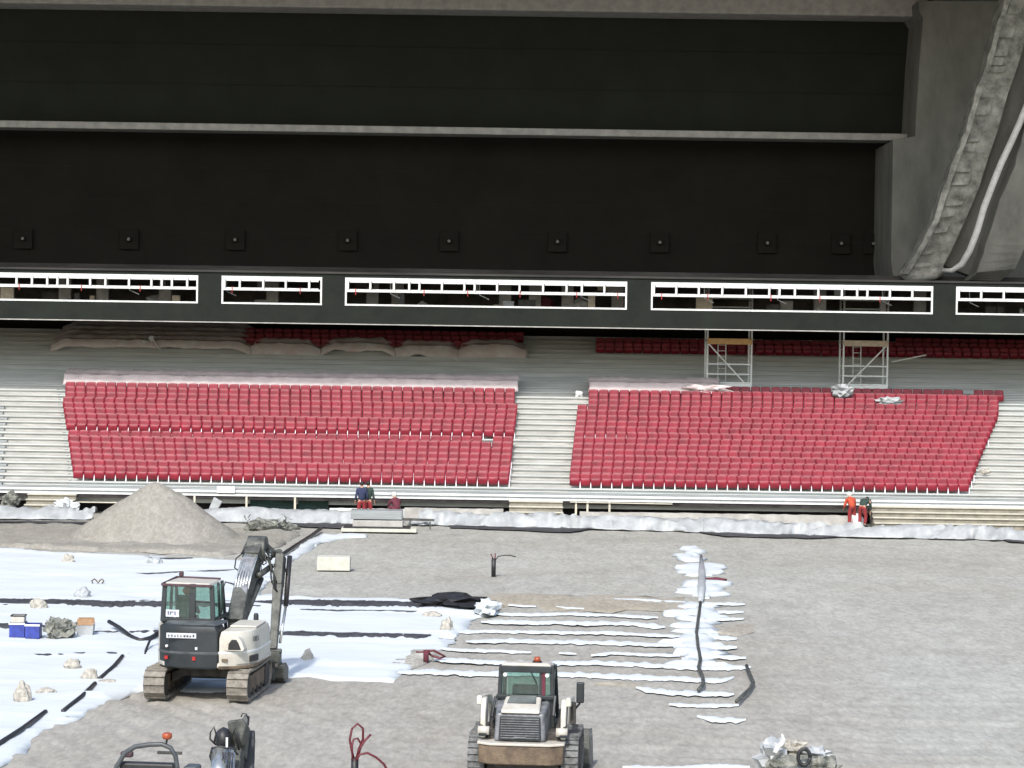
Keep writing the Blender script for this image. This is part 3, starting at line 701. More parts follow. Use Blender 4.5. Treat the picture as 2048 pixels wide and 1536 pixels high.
# ------------------------------------------------------------------ pitch sheets, strips and liners
big = sheet('geotextile_sheet', [(-60, 1092), (150, 1106), (300, 1113), (455, 1121), (560, 1113), (588, 1098), (632, 1070), (735, 1068), (730, 1074), (672, 1078), (640, 1086), (612, 1104), (580, 1122), (575, 1140), (536, 1164), (512, 1194),
    (700, 1197), (880, 1200), (972, 1208), (988, 1228), (940, 1240), (930, 1260), (905, 1275), (912, 1284), (872, 1299), (842, 1312), (832, 1330), (803, 1347), (788, 1364), (700, 1360), (620, 1352), (560, 1354), (520, 1372), (400, 1385),
    (290, 1378), (236, 1398), (180, 1420), (165, 1432), (90, 1462), (40, 1512), (-60, 1552)], 'textile', z=0.012, h=0.05, jx=0.10, jy=0.35, gx=0.5, gy=0.28, thick=0.006,
    fold=lambda x, y: 0.10 * math.exp(-(((y + 1.6 * noise.noise(Vector((x * 0.18, y * 0.02, 6))) + 0.05 * x) % 2.3 - 1.15) / 0.17) ** 2) * max(0, 0.35 + noise.noise(Vector((x * 0.3, y * 0.4, 2))) * 1.6))
tag(big, 'large white geotextile sheet spread over the left of the pitch under the excavator', 'geotextile')
def stripe(pts, th, label, name='geotextile_strip', z=0.012, m='textile', step=5, rag=0.35, cat='geotextile', group=None):
    P2 = []; 
    for i in range(len(pts) - 1):
        (x0, y0), (x1, y1) = pts[i], pts[i + 1]; n = max(2, int(abs(x1 - x0) / step + abs(y1 - y0) / step * 0.6))
        P2 += [(x0 + (x1 - x0) * j / n, y0 + (y1 - y0) * j / n) for j in range(n)]
    P2.append(pts[-1]); vs = []; s = random.uniform(0, 99); N = len(P2)
    for i, (x, y) in enumerate(P2):
        e = min(1, 0.25 + i / 5, 0.25 + (N - 1 - i) / 5)
        t0 = th / 2 * e * (1 + rag * noise.noise(Vector((x * 0.06, s, 0))) * 2); t1 = th / 2 * e * (1 + rag * noise.noise(Vector((x * 0.06, s + 9, 0))) * 2)
        yy = y + 1.2 * noise.noise(Vector((x * 0.02, s, 4)))
        a, b, c = G(x, yy + t0), G(x, yy), G(x, yy - t1)
        zz = z + 0.015 * noise.noise(Vector((x * 0.1, s, 7)))
        hf = 1 + 0.3 * noise.noise(Vector((x * 0.22, s, 2))); t0 *= hf; t1 *= 1 + 0.3 * noise.noise(Vector((x * 0.19, s + 4, 2)))
        a, c = G(x, yy + t0), G(x, yy - t1)
        vs += [(a.x, a.y, -0.01), (a.x, a.y + 0.06, zz), (b.x, b.y, zz + 0.012), (c.x, c.y, -0.01)]
    fs = [(i * 4 + k, (i + 1) * 4 + k, (i + 1) * 4 + k + 1, i * 4 + k + 1) for i in range(N - 1) for k in range(3)]
    o = MB().add(vs, fs).build(name, m, smooth=True)
    tag(o, label, cat, group); return o
SG = 'strips of white geotextile showing between gravel beds'
stripe([(1016, 1210), (1072, 1213)], 3.5, 'shortest white textile strip right of the black liner heap', group=SG)
stripe([(1112, 1214), (1168, 1217)], 3, 'faint short white textile strip in the damp brown gravel', group=SG)
stripe([(978, 1226), (1060, 1229), (1150, 1227), (1250, 1231), (1316, 1235)], 6, 'white textile strip, first full one below the damp brown gravel', group=SG)
stripe([(962, 1243), (1050, 1244), (1160, 1245), (1260, 1247), (1330, 1254)], 8, 'white textile strip, second full one below the damp brown gravel', group=SG)
stripe([(905, 1264), (985, 1262), (1100, 1264), (1210, 1264), (1290, 1269), (1360, 1272)], 6.5, 'white textile strip, third full one below the damp brown gravel', group=SG)
stripe([(932, 1282), (1020, 1281), (1130, 1283), (1250, 1286), (1360, 1290)], 8, 'white textile strip, fourth full one below the damp brown gravel', group=SG)
stripe([(880, 1296), (940, 1301), (1000, 1301), (1062, 1305)], 6.5, 'white textile strip ending behind the beacon of the track loader', group=SG)
stripe([(1118, 1305), (1153, 1307)], 4, 'tiny isolated white textile strip right of the track loader roof', group=SG)
stripe([(1182, 1311), (1220, 1305), (1290, 1309), (1360, 1311)], 6, 'white textile strip right of the tiny isolated strip', group=SG)
stripe([(868, 1318), (930, 1321), (1020, 1326), (1110, 1326), (1200, 1325), (1300, 1330), (1400, 1335), (1502, 1334)], 9, 'longest white textile strip passing behind the loader cab roof', group=SG)
stripe([(795, 1344), (870, 1343), (960, 1347), (1020, 1347), (1130, 1347), (1230, 1352), (1340, 1356), (1440, 1361), (1468, 1354)], 10, 'white textile strip passing behind the loader cab window', group=SG)
stripe([(1272, 1375), (1330, 1384), (1400, 1386), (1468, 1388)], 10, 'white textile strip at the lower end of the crooked pipe', group=SG)
stripe([(1338, 1408), (1400, 1411), (1478, 1410)], 8, 'white textile strip, second from the bottom, beside the bent pipe end', group=SG)
stripe([(1394, 1433), (1440, 1440), (1492, 1439)], 10, 'lowest white textile strip in the gravel', group=SG)
stripe([(1228, 1198), (1300, 1200), (1380, 1205), (1490, 1208)], 6, 'white textile strip at the upper edge of the damp brown gravel', group=SG)
stripe([(1395, 1222), (1488, 1224)], 6, 'short white textile strip right of the upper crooked pipe', group=SG)
stripe([(1400, 1238), (1488, 1237)], 6, 'short white textile strip right of the pipe, second from the top', group=SG)
stripe([(1402, 1272), (1440, 1274), (1474, 1277)], 9, 'short white textile strip right of the middle of the crooked pipe', group=SG)
stripe([(1398, 1293), (1474, 1295)], 9, 'white textile strip with dusty marks right of the crooked pipe', group=SG)
stripe([(1398, 1310), (1492, 1316)], 8, 'pointed white textile strip right of the lower crooked pipe', group=SG)
def ragged(yr, lf, rf, label, amp=26, st=4.5):
    L, Rr = [], []; sd_ = random.uniform(0, 50)
    for out, fn, sg, ph in ((L, lf, -1, 0), (Rr, rf, 1, 17)):
        y = yr[0]
        while y <= yr[1]:
            n_ = noise.noise(Vector((y * 0.13, sd_ + ph, 0))) * 1.3 + noise.noise(Vector((y * 0.6, sd_ + ph, 4))) * 0.8
            e_ = min(1, 0.35 + (y - yr[0]) / 10, 0.35 + (yr[1] - y) / 10)
            out.append((fn(y) * e_ + (lf(y) + rf(y)) / 2 * (1 - e_) + sg * amp * 1.25 * (n_ + random.choice((-.35, 0, .1, .5))), y)); y += random.uniform(1.6, 3.4)
    o = sheet('geotextile_sheet', Rr + L[::-1], 'textile', z=0.02, h=0.09, step=2, jx=0.03, jy=0.05, gx=0.25, gy=0.4); tag(o, label, 'geotextile')
ragged((1208, 1334), lambda y: 1365 - (12 if y > 1280 else 0), lambda y: 1425, 'ragged white geotextile around the middle of the crooked pipe', 32)
ragged((1096, 1124), lambda y: 1362, lambda y: 1402, 'torn white geotextile at the far end of the crooked pipe', 18, 4)
ragged((1128, 1152), lambda y: 1358, lambda y: 1445, 'wide torn white geotextile patch beside the pale sleeve on the pipe', 16, 4)
ragged((1160, 1196), lambda y: 1380, lambda y: 1450, 'torn white geotextile patch just above the damp brown gravel', 24, 5)
o = sheet('geotextile_sheet', [(772, 1330), (806, 1308), (870, 1300), (880, 1312), (840, 1330), (800, 1340)], 'heap', z=0.03, h=0.06, jx=.05, jy=.1); tag(o, 'dusty grey corner of textile at the right edge of the large white sheet', 'geotextile')
# damp brown gravel patches
for i, (poly, l) in enumerate((([(950, 1196), (1100, 1186), (1250, 1190), (1370, 1192), (1390, 1206), (1330, 1221), (1150, 1218), (1000, 1212)], 'a'),
                             ([(1420, 1250), (1500, 1246), (1508, 1262), (1480, 1270), (1425, 1266)], 'b'), ([(1180, 1366), (1240, 1360), (1300, 1366), (1270, 1372)], 'c'))):
    o = sheet('damp_gravel', poly, 'damp', z=0.004, h=0.02, jx=0.5, jy=1.0, step=0.7, thick=0); tag(o, kind='structure')
# black liner strips
LG = 'black liner strips lying across the white textile'
stripe([(-40, 1203), (90, 1204), (180, 1206), (270, 1207), (400, 1205), (470, 1208), (600, 1204), (740, 1207), (900, 1209)], 17, 'wide black liner strip crossing the sheet behind the excavator cab', 'liner_strip', 0.06, 'liner', cat='liner', rag=0.25, group=LG)
stripe([(-40, 1251), (60, 1253), (140, 1262), (250, 1262), (350, 1262), (460, 1268), (600, 1268), (740, 1271), (862, 1274)], 12, 'black liner strip crossing the sheet behind the crates', 'liner_strip', 0.06, 'liner', cat='liner', rag=0.3, group=LG)
stripe([(-40, 1310), (60, 1312), (110, 1311), (180, 1309), (260, 1311)], 3, 'thin black liner line in front of the crates', 'liner_strip', 0.05, 'liner', cat='liner', group=LG)
stripe([(272, 1150), (350, 1147), (470, 1142)], 2.5, 'thin black liner line above the excavator cab', 'liner_strip', 0.05, 'liner', cat='liner', group=LG)
stripe([(288, 1117), (330, 1119), (385, 1118)], 3, 'short black liner line below the gravel mound', 'liner_strip', 0.05, 'liner', cat='liner', group=LG)
stripe([(600, 1222), (740, 1224), (905, 1226)], 2, 'thin dark fold line right of the digging arm', 'liner_strip', 0.05, 'liner', cat='liner', group=LG)
# liner heap
e_ = G(925, 1212)
o = MB().blob((e_.x - 0.35, e_.y, 0.1), (0.95, 1.0, 0.22), 3, 0.5, 3, 2.0, flat=0.02).blob((e_.x + 0.45, e_.y - 0.5, 0.08), (0.6, 0.9, 0.12), 5, 0.5, 3, 2, flat=0.02).build('liner_heap', 'black', smooth=False); tag(o, 'crumpled heap of black liner at the right end of the wide black strip', 'liner')
o = MB().blob(G(975, 1226) + Vector((0, 0, 0.12)), (0.36, 0.9, 0.26), 8, 0.5, 3, 2.2, flat=0.0).build('textile_bundle', 'textile', smooth=False); tag(o, 'crumpled white textile bundle beside the black liner heap', 'geotextile')

# tarp along the foot of the stand
def DL(x):
    px_ = x * F / 103 + 1024
    for (p0, d0), (p1, d1) in zip(((-900, 103.4), (700, 103.2), (1100, 102.8), (1300, 101.9), (1700, 100.1), (2100, 99.4)), ((700, 103.2), (1100, 102.8), (1300, 101.9), (1700, 100.1), (2100, 99.4), (9000, 98))):
        if p0 <= px_ < p1: return d0 + (d1 - d0) * (px_ - p0) / (p1 - p0)
    return 98
def tarpstrip(xa, xb, label, hgt=0.5, seed=0, D=103, m='tarp', dep=1.5):
    a, b = X(xa, D), X(xb, D); nx = int((b - a) / 0.09); prof = [(0.0, 0.0), (0.05, 0.12), (0.22, 0.75), (0.4, 0.95), (0.6, 1.0), (0.85, 0.9), (1, 0.5)]; vs = []
    for t, hh in prof:
        for i in range(nx + 1):
            x = a + (b - a) * i / nx; s = 1 - 0.35 * (0.5 + noise.noise(Vector((x * 0.4, seed, 2))))
            f = 0.22 * (0.5 - abs(noise.noise(Vector((x * 0.8 + t * 3.0 * math.sin(x * .3), t * 0.9, seed)))) * 2) + 0.06 * (0.4 - abs(noise.noise(Vector((x * 2.4 - t * 4, t * 1.5, seed)))) * 2)
            yo = 0.35 * noise.noise(Vector((x * 0.25, seed + 3, 0)))
            vs.append((x, DL(x) - 0.3 + t * dep + yo - f * 1.8, max(0.005, hh * hgt * s + f * (0.3 + hh))))
    n = nx + 1
    fs = [(j * n + i, j * n + i + 1, (j + 1) * n + i + 1, (j + 1) * n + i) for j in range(len(prof) - 1) for i in range(nx)]
    o = MB().add(vs, fs).build('tarpaulin', m, smooth=True); so = o.modifiers.new('s', 'SOLIDIFY'); so.thickness = 0.015
    tag(o, label, 'tarpaulin'); return o
tarpstrip(-80, 186, 'rumpled white tarpaulin at the foot of the stand left of the gravel mound', 0.55, 1)
tarpstrip(400, 742, 'white tarpaulin below the dark recess with cream posts', 0.55, 3)
tarpstrip(840, 1405, 'long folded white tarpaulin below the central stairs', 0.55, 5)
tarpstrip(1400, 2150, 'long white tarpaulin along the right part of the stand', 0.55, 7)
sheet('black_edging', [(-80, 1041), (60, 1042), (188, 1044), (188, 1047), (60, 1046), (-80, 1045)], 'liner', z=0.02, h=0.02, jx=0, jy=.2)
for o, l in ((bpy.data.objects['black_edging'], 'black edging line in front of the leftmost tarpaulin'),
             (sheet('black_edging', [(560, 1046), (730, 1049), (728, 1058), (600, 1053)], 'liner', z=0.02, h=0.03, jx=0, jy=.2), 'black edging patch left of the stacked boards'),
             (sheet('black_edging', [(900, 1052), (1100, 1057), (1190, 1057), (1140, 1065), (1060, 1062), (900, 1056)], 'liner', z=0.02, h=0.02, jx=0, jy=.2), 'black edging below the central stairs'),
             (sheet('black_edging', [(1370, 1060), (1500, 1066), (1700, 1072), (1640, 1077), (1450, 1073)], 'liner', z=0.02, h=0.02, jx=0, jy=.2), 'black edging in front of the two bending workers'),
             (sheet('black_edging', [(2000, 1078), (2110, 1081), (2110, 1088), (2020, 1084)], 'liner', z=0.02, h=0.02, jx=0, jy=.2), 'black edging at the far right of the tarpaulin')):
    tag(o, l, 'edging')

# ------------------------------------------------------------------ gravel mound
def mound(cx, cy, r, h, label, name='gravel_mound', m='pile', n=90, rings=28, sq=1.0):
    vs = [(cx, cy, h)]
    for j in range(1, rings + 1):
        t = j / rings
        for i in range(n):
            a = 2 * math.pi * i / n; rr = r * t * (1 + 0.07 * noise.noise(Vector((math.cos(a) * 1.5, math.sin(a) * 1.5, 1))))
            x, y = cx + rr * math.cos(a), cy + rr * math.sin(a) * sq
            z = h * (1.16 - math.sqrt(t * t + 0.0256)) / 1.0 - h * 0.147 * t
            z += (0.14 * noise.noise(Vector((x * 0.9, y * 0.9, 2.2))) + 0.05 * noise.noise(Vector((x * 3, y * 3, 1)))) * min(1, 3 * (1 - t)) + 0.05 * abs(noise.noise(Vector((math.cos(a) * 5, math.sin(a) * 5, 2)))) * (1 - t)
            vs.append((x, y, z if t < 1 else -0.05))
    fs = [(0, 1 + i, 1 + (i + 1) % n) for i in range(n)]
    for j in range(rings - 1):
        for i in range(n): fs.append((1 + j * n + i, 1 + (j + 1) * n + i, 1 + (j + 1) * n + (i + 1) % n, 1 + j * n + (i + 1) % n))
    o = MB().add(vs, fs).build(name, m, smooth=True); tag(o, label, 'gravel'); return o
pc = G(312, 1076)
mound(pc.x, pc.y, 3.5, (1076 - 966) / (F / pc.y) , 'tall cone shaped mound of pale gravel in front of the stand')
# low gravel bed around the mound
def bed(poly, label, h=0.12):
    pts = [G(*p) for p in poly]
    cx = sum(p.x for p in pts) / len(pts); cy = sum(p.y for p in pts) / len(pts)
    o = sheet('gravel_bed', poly, 'pile', z=0.02, h=h, jx=0.1, jy=0.5, gx=0.25, gy=0.4, fr=(0.9, 0.5), thick=0.0)
    tag(o, label, 'gravel')
bed([(-60, 1047), (120, 1049), (300, 1062), (520, 1060), (600, 1068), (560, 1092), (450, 1110), (300, 1104), (160, 1100), (-60, 1090)], 'low spread bed of pale gravel around the foot of the tall mound')

# ------------------------------------------------------------------ small things on the pitch
def heap(x, y, w, h, label, m='heap', name='rubble_heap', seed=0, cat='rubble'):
    p = G(x, y); s = p.y / F
    o = MB().blob((0, 0, 0.0), (w * s / 2, w * s / 2 * 0.9, h * s), seed, 0.22, 3, 2.0, flat=0.0).build(name, m, loc=(p.x, p.y, 0.03)); tag(o, label, cat)
heap(137, 1126, 26, 16, 'small round heap of beige rubble nearest the gravel mound on the white sheet', seed=1)
heap(310, 1128, 32, 12, 'flat whitish bundle on the sheet below the gravel mound', 'tarp', 'textile_bundle', 2, 'geotextile')
heap(165, 1197, 34, 20, 'light grey crumpled bag lying by the wide black liner strip', 'tarp', 'plastic_bag', 3, 'plastic bag')
heap(77, 1219, 34, 20, 'pointed beige rubble heap just above the crates', seed=4)
heap(145, 1338, 36, 18, 'beige rubble heap in front of the crates', seed=5)
heap(180, 1361, 34, 22, 'beige rubble heap touching the broken black pipe line', seed=6)
heap(45, 1404, 36, 36, 'tall grey rubble heap near the left edge of the picture', seed=7)
heap(92, 1388, 44, 10, 'flat grey rubble patch right of the tall grey heap', seed=8)
heap(614, 1327, 24, 26, 'small grey rubble heap on the sheet right of the excavator', seed=9)
heap(893, 1262, 28, 24, 'grey rubble heap at the right tip of the large white sheet', seed=10)
heap(862, 1233, 40, 8, 'flat grey rubble patch below the black liner heap', seed=13)
heap(895, 1278, 34, 12, 'pale rubble at the end of the second black liner strip', 'textile', 'textile_bundle', 14, 'geotextile')
heap(215, 1366, 40, 5, 'low pale patch of rubble under the broken pipe line', seed=15)
p = G(195, 1171); s_ = p.y / F
o = MB().tube([(-.16, 0, .02), (-.18, 0, .1), (-.1, 0, .16), (-.03, 0, .1), (.02, 0, .03), (.08, 0, .12), (.15, 0, .16), (.2, 0, .08), (.14, 0, .02)], .022, 6).build('cable_coil', 'rust', loc=p + Vector((0, 0, .05)), smooth=True); tag(o, 'small brown looped cable on the white sheet above the grey bag', 'cable')
# debris in front of the mound
p = G(525, 1064); rr = random.Random(4)
mb = MB().blob((0, 0, 0.12), (0.7, 0.5, 0.34), 3, 0.55, 3, 3, flat=0).blob((0.75, 0.5, 0.1), (0.6, 0.4, 0.22), 5, 0.5, 3, 3, flat=0)
for i in range(46):
    a = Vector((rr.uniform(-.8, 1.2), rr.uniform(-.4, .5), rr.uniform(0.05, 0.5))); mb.beam(a, a + Vector((rr.uniform(-.35, .35), rr.uniform(-.2, .2), rr.uniform(-.15, .2))), rr.uniform(0.02, 0.08), 0.02)
o = mb.build('debris_pile', 'debris', loc=(p.x, p.y, 0.05)); tag(o, 'tangled pile of branches and debris right of the gravel mound', 'debris')
# foam block, crates, boxes
p = G(668, 1139); s = p.y / F
o = MB().box(-33 * s, 33 * s, -0.5, 0.3, 0.0, 27 * s).build('foam_block', 'styro', loc=(p.x, p.y, 0), bevel=0.03); o.rotation_euler.z = 0.03; tag(o, 'long pale rectangular block lying alone on the gravel', 'block')
def crate(x, y, w, h, m, label, lid=None):
    p = G(x, y); s = p.y / F; W, H = w * s, h * s; t = 0.02
    r_ = empty('crate', (p.x, p.y, 0.03), random.uniform(-.1, .1), label, 'crate')
    MB().box(-W / 2, W / 2, -0.2, -0.2 + t, 0, H).box(-W / 2, W / 2, 0.2 - t, 0.2, 0, H).box(-W / 2, -W / 2 + t, -0.2 + t, 0.2 - t, 0, H).box(W / 2 - t, W / 2, -0.2 + t, 0.2 - t, 0, H).box(-W / 2, W / 2, -0.2, 0.2, -0.0, t).build('crate_body', m, r_)
    MB().box(-W / 2 - .015, W / 2 + .015, -0.215, -0.19, H - 0.05, H).box(-W / 2 - .015, W / 2 + .015, 0.19, 0.215, H - 0.05, H).build('rim', 'white' if m == 'blue' else m, r_)
    return r_
crate(36, 1276, 30, 30, 'blue', 'blue plastic crate under a white crate at the left edge')
crate(67, 1278, 28, 29, 'blue', 'blue plastic crate between its twin and the dark heap')
p = G(37, 1276); s = p.y / F; r_ = empty('crate', (p.x, p.y, 0.03 + 30 * s), 0.04, 'white open crate with a dark rim standing on the leftmost blue crate', 'crate')
MB().box(-.17, .17, -.18, .18, 0.004, 0.17).build('crate_body', 'dirtywhite', r_, 0.01); MB().box(-.18, .18, -.19, -.17, 0.16, 0.19).box(-.18, .18, .17, .19, .16, .19).box(-.19, -.17, -.17, .17, .16, .19).box(.17, .19, -.17, .17, .16, .19).build('rim', 'charcoal', r_)
p = G(120, 1278); s = p.y / F
mb = MB().blob((0, 0, 0.2), (0.36, 0.3, 0.26), 9, 0.5, 3, 3, flat=0.0).blob((-.2, -.1, .3), .18, 4, .6, 3, 3).blob((.2, 0, .28), .18, 6, .6, 3, 3)
o = mb.build('refuse_heap', 'debris', loc=(p.x, p.y, 0.03)); tag(o, 'dark heap of tools and bags between the blue crates and the cardboard box', 'debris')
p = G(171, 1272); r_ = empty('cardboard_box', (p.x, p.y, 0.03), 0.05, 'open white box with brown cardboard flaps beside the dark heap', 'box')
MB().hexa([(-.2, -.2, 0), (.2, -.2, 0), (.2, .2, 0), (-.2, .2, 0), (-.23, -.22, .28), (.23, -.22, .28), (.23, .22, .28), (-.23, .22, .28)]).build('box_body', 'tarp', r_)
MB().beam((-.22, 0.22, .28), (-.2, .3, .42), .04).hexa([(-.22, -.23, .285), (.22, -.23, .285), (.22, -.21, .285), (-.22, -.21, .285), (-.2, -.2, .44), (.2, -.2, .44), (.2, -.18, .44), (-.2, -.18, .44)]).hexa([(-.22, .21, .285), (.22, .21, .285), (.22, .23, .285), (-.22, .23, .285), (-.2, .2, .44), (.2, .2, .44), (.2, .22, .44), (-.2, .22, .44)]).build('flap', 'card', r_)
def pxz(x, y, base_y, z=0):
    # point standing above the ground point seen at (x, base_y)
    g = G(x, base_y); return P(x, y, g.y)
o = MB().tube([pxz(218, 1243, 1262), pxz(240, 1256, 1268), pxz(262, 1273, 1276), pxz(280, 1281, 1284), pxz(300, 1276, 1281), pxz(325, 1262, 1275)], 0.055, 10).build('black_pipe', 'black', smooth=True); tag(o, 'thick black pipe rising at its left end behind the excavator', 'pipe')
o = MB().tube([pxz(318, 1270, 1290), pxz(300, 1280, 1295), pxz(292, 1300, 1305), pxz(290, 1310, 1312)], 0.035, 8).build('black_hose', 'black', smooth=True); tag(o, 'short curved black hose hanging beside the left of the excavator', 'hose')
for (a, b, l) in (((245, 1317), (200, 1362), 'upper length of the broken black pipe line on the sheet'), ((190, 1372), (126, 1428), 'middle length of the broken black pipe line on the sheet'), ((91, 1429), (-20, 1505), 'lower length of the broken black pipe line at the left edge')):
    q0, q1 = G(*a) + Vector((0, 0, .06)), G(*b) + Vector((0, 0, .06)); mid = q0.lerp(q1, .5) + Vector((0.06, 0, 0.02))
    o = MB().tube([q0, mid, q1], 0.05, 8).build('black_pipe', 'black', smooth=True); tag(o, l, 'pipe')
o = MB().tube([G(642, 1062) + Vector((0, 0, .1)), G(618, 1078) + Vector((0, 0, .08)), G(590, 1096) + Vector((0, 0, .08)), G(560, 1116) + Vector((0, 0, .08))], 0.07, 8).build('black_pipe', 'black', smooth=True); tag(o, 'black pipe lying diagonally beyond the digging arm', 'pipe')
# crooked pipe on the right
cp = [(1402, 1118), (1404, 1150), (1403, 1180), (1401, 1210), (1397, 1240), (1393, 1270), (1396, 1300), (1401, 1325), (1397, 1342), (1405, 1360), (1407, 1375), (1397, 1388)]
o = MB().tube([G(x, y) + Vector((0, 0, 0.09)) for x, y in cp[3:]], 0.045, 8).build('crooked_pipe', 'boom', smooth=True); tag(o, 'long crooked grey pipe running through the ragged white textile', 'pipe')
o = MB().tube([G(x, y) + Vector((0, 0, 0.12)) for x, y in cp[:4]], [0.05, .12, .13, .08], 8).build('pipe_sleeve', 'tarp', smooth=True); tag(o, 'pale wrapped sleeve at the far end of the crooked pipe', 'pipe')
o = MB().tube([G(x, y) + Vector((0, 0, 0.08)) for x, y in ((1493, 1338), (1500, 1356), (1507, 1372), (1500, 1384), (1490, 1394), (1473, 1410))], 0.045, 8).build('bent_pipe', 'boom', smooth=True); tag(o, 'bent grey pipe at the right end of the lowest strips', 'pipe')
p = G(1430, 1163); o = MB().blob((0, 0, 0.05), (0.4, 0.35, 0.09), 3, 0.3, 2, flat=0).build('rubber_mat', 'maroon', loc=p); tag(o, 'dark red flat mat lying on textile beside the pale pipe sleeve', 'mat')
# conduits with cables
def conduit(x, yb, yt, wpx, label, mpipe, cables):
    p = G(x, yb); s = p.y / F; h = (yb - yt) * s
    r_ = empty('cable_conduit', (p.x, p.y, 0), 0, label, 'conduit')
    MB().cyl((0, 0, -0.05), (0, 0, h), wpx * s / 2, 12).build('conduit_pipe', mpipe, r_, 0, True)
    for i, (m, pts, rad) in enumerate(cables):
        MB().tube([((a - x) * s, 0.02 * j - 0.05 * i, (yb - b) * s) for j, (a, b) in enumerate(pts)], rad, 7).build('cable', m, r_, 0, True)
conduit(987, 1151, 1117, 9, 'upright black conduit with red cable ends and one black cable on the far gravel', 'black', [('redcable', [(986, 1118), (983, 1112), (981, 1108)], .02), ('redcable', [(989, 1118), (990, 1112), (990, 1106)], .02), ('black', [(990, 1120), (996, 1112), (1008, 1110), (1020, 1110), (1031, 1113)], .018)])
conduit(852, 1322, 1300, 11, 'short dark red conduit with a bent cable loop at the edge of the white sheet', 'maroon', [('redcable', [(853, 1302), (868, 1301), (880, 1308), (890, 1313), (880, 1317), (862, 1312), (856, 1306)], .03), ('redcable', [(848, 1303), (840, 1304), (832, 1304)], .02)])
conduit(709, 1566, 1516, 15, 'upright dark conduit with tall looping dark red cables at the bottom of the picture', 'black',
        [('redcable', [(708, 1520), (702, 1500), (698, 1480), (702, 1458), (713, 1448), (724, 1458), (724, 1480), (716, 1500), (711, 1520)], .022),
         ('redcable', [(705, 1520), (703, 1490), (706, 1478), (714, 1476), (722, 1490), (714, 1516)], .02),
         ('redcable', [(712, 1515), (722, 1490), (730, 1478), (741, 1467)], .022), ('redcable', [(712, 1518), (720, 1506), (735, 1503), (752, 1512), (768, 1526), (778, 1545)], .022)])
for x, y, l in ((512, 1236, 'small black cylinder standing between the boom and the digging arm'),):
    p = G(x, y + 12); s = p.y / F; o = MB().tube([(0, 0, .0), (0, 0, .08), (0, 0, .24), (0, 0, .3)], [.06, .075, .07, .05], 10).build('black_canister', 'black', smooth=True, loc=p); tag(o, l, 'canister')
# rubbish at the bottom right
p = G(1590, 1556); s = p.y / F
for (dx, dz, r3, m, nm, l, sd, ct) in ((-38, 34, (.30, .3, .34), 'tarp', 'plastic_bag', 'large white rubbish bag at the bottom edge of the picture', 2, 'plastic bag'), (-2, 54, (.26, .25, .17), 'heap', 'plastic_bag', 'grey green rubbish bag behind the black ring', 3, 'plastic bag'),
                                   (42, 40, (.28, .3, .15), 'tarp', 'plastic_bag', 'pale pinkish bag sloping right of the black ring', 4, 'plastic bag'), (62, 22, (.25, .3, .2), 'debris', 'refuse_heap', 'dark rubbish at the right end of the bag pile', 5, 'debris'), (8, 18, (.55, .35, .26), 'debris', 'refuse_heap', 'dark green rubbish under the white bags', 6, 'debris')):
    o = MB().blob((0, 0, 0), r3, sd, 0.5, 3, 2.5).build(nm, m, loc=(p.x + dx * s, p.y + (0.3 if nm == 'plastic_bag' else 0), max(0.1, dz * s))); tag(o, l, ct)
rp = [(math.cos(a) * 0.11, -0.36, math.sin(a) * 0.15) for a in [i * math.pi / 8 for i in range(17)]]
o = MB().tube(rp, .035, 8).build('rubber_ring', 'black', smooth=True, loc=(p.x + 12 * s, p.y - 0.05, 50 * s)); tag(o, 'upright black rubber ring among the rubbish bags', 'ring')
o = MB().tube([P(1550, 1506, p.y - .3), P(1556, 1494, p.y - .25), P(1565, 1486, p.y - .2), P(1567, 1478, p.y - .2), P(1564, 1468, p.y - .2)], [.05, .045, .05, .03, .015], 6).build('plastic_strap', 'white', smooth=True); tag(o, 'white plastic strap sticking up from the rubbish bags', 'strap')
o = stripe([(1245, 1534), (1330, 1536), (1450, 1531), (1500, 1534)], 9, 'white textile strip at the very bottom of the picture', group=SG)
# stacked boards by the workers
p = G(745, 1064); s = p.y / F
r_ = empty('board_stack', (p.x, p.y, 0), 0.02, 'stack of long pale boards in front of the two standing workers', 'boards')
for i, (a, b, z0, z1, y0) in enumerate(((-62, 88, .02, .16, -.3), (-40, 60, .22, .46, 0), (-45, 58, .5, .86, .3))):
    MB().box(a * s, b * s, y0, y0 + 1.0, z0, z1).build('board', ['styro', 'panel_conc', 'steel'][i], r_, 0.01)
MB().box(-58 * s, 75 * s, -.25, .7, .162, .218).build('board', 'black', r_)
o = MB().beam(G(800, 1056) + Vector((0, 0, .3)), G(800, 1030) + Vector((0, 0, .9)), .03).beam(G(800, 1050) + Vector((0, 0, .25)), G(868, 1052) + Vector((0, 0, .25)), .12, .1).beam(G(820, 1058), G(820, 1058) + Vector((0, 0, .35)), .06).beam(G(860, 1058), G(860, 1058) + Vector((0, 0, .3)), .06).build('trestle', 'boom'); tag(o, 'low metal trestle right of the stack of boards', 'trestle')
heap(842, 1048, 60, 9, 'crumpled white tarpaulin scrap lying on the metal trestle', 'tarp', 'tarpaulin_scrap', 31, 'tarpaulin')
heap(1082, 1045, 50, 20, 'white and grey bundle of tarpaulin at the foot of the central stairs', 'tarp', 'tarpaulin_scrap', 32, 'tarpaulin')
heap(1345, 1040, 32, 12, 'small white tarpaulin bundle on the low wall right of the stairs', 'tarp', 'tarpaulin_scrap', 33, 'tarpaulin')
heap(1790, 1044, 26, 12, 'small white looped scrap right of the bending workers', 'white', 'plastic_scrap', 34, 'plastic')
heap(1712, 1052, 28, 26, 'pale pinkish sack leaning in front of the bending workers', 'pinkcover', 'sack', 35, 'sack')
heap(410, 1010, 0.1, 0.1, 'x') if False else None
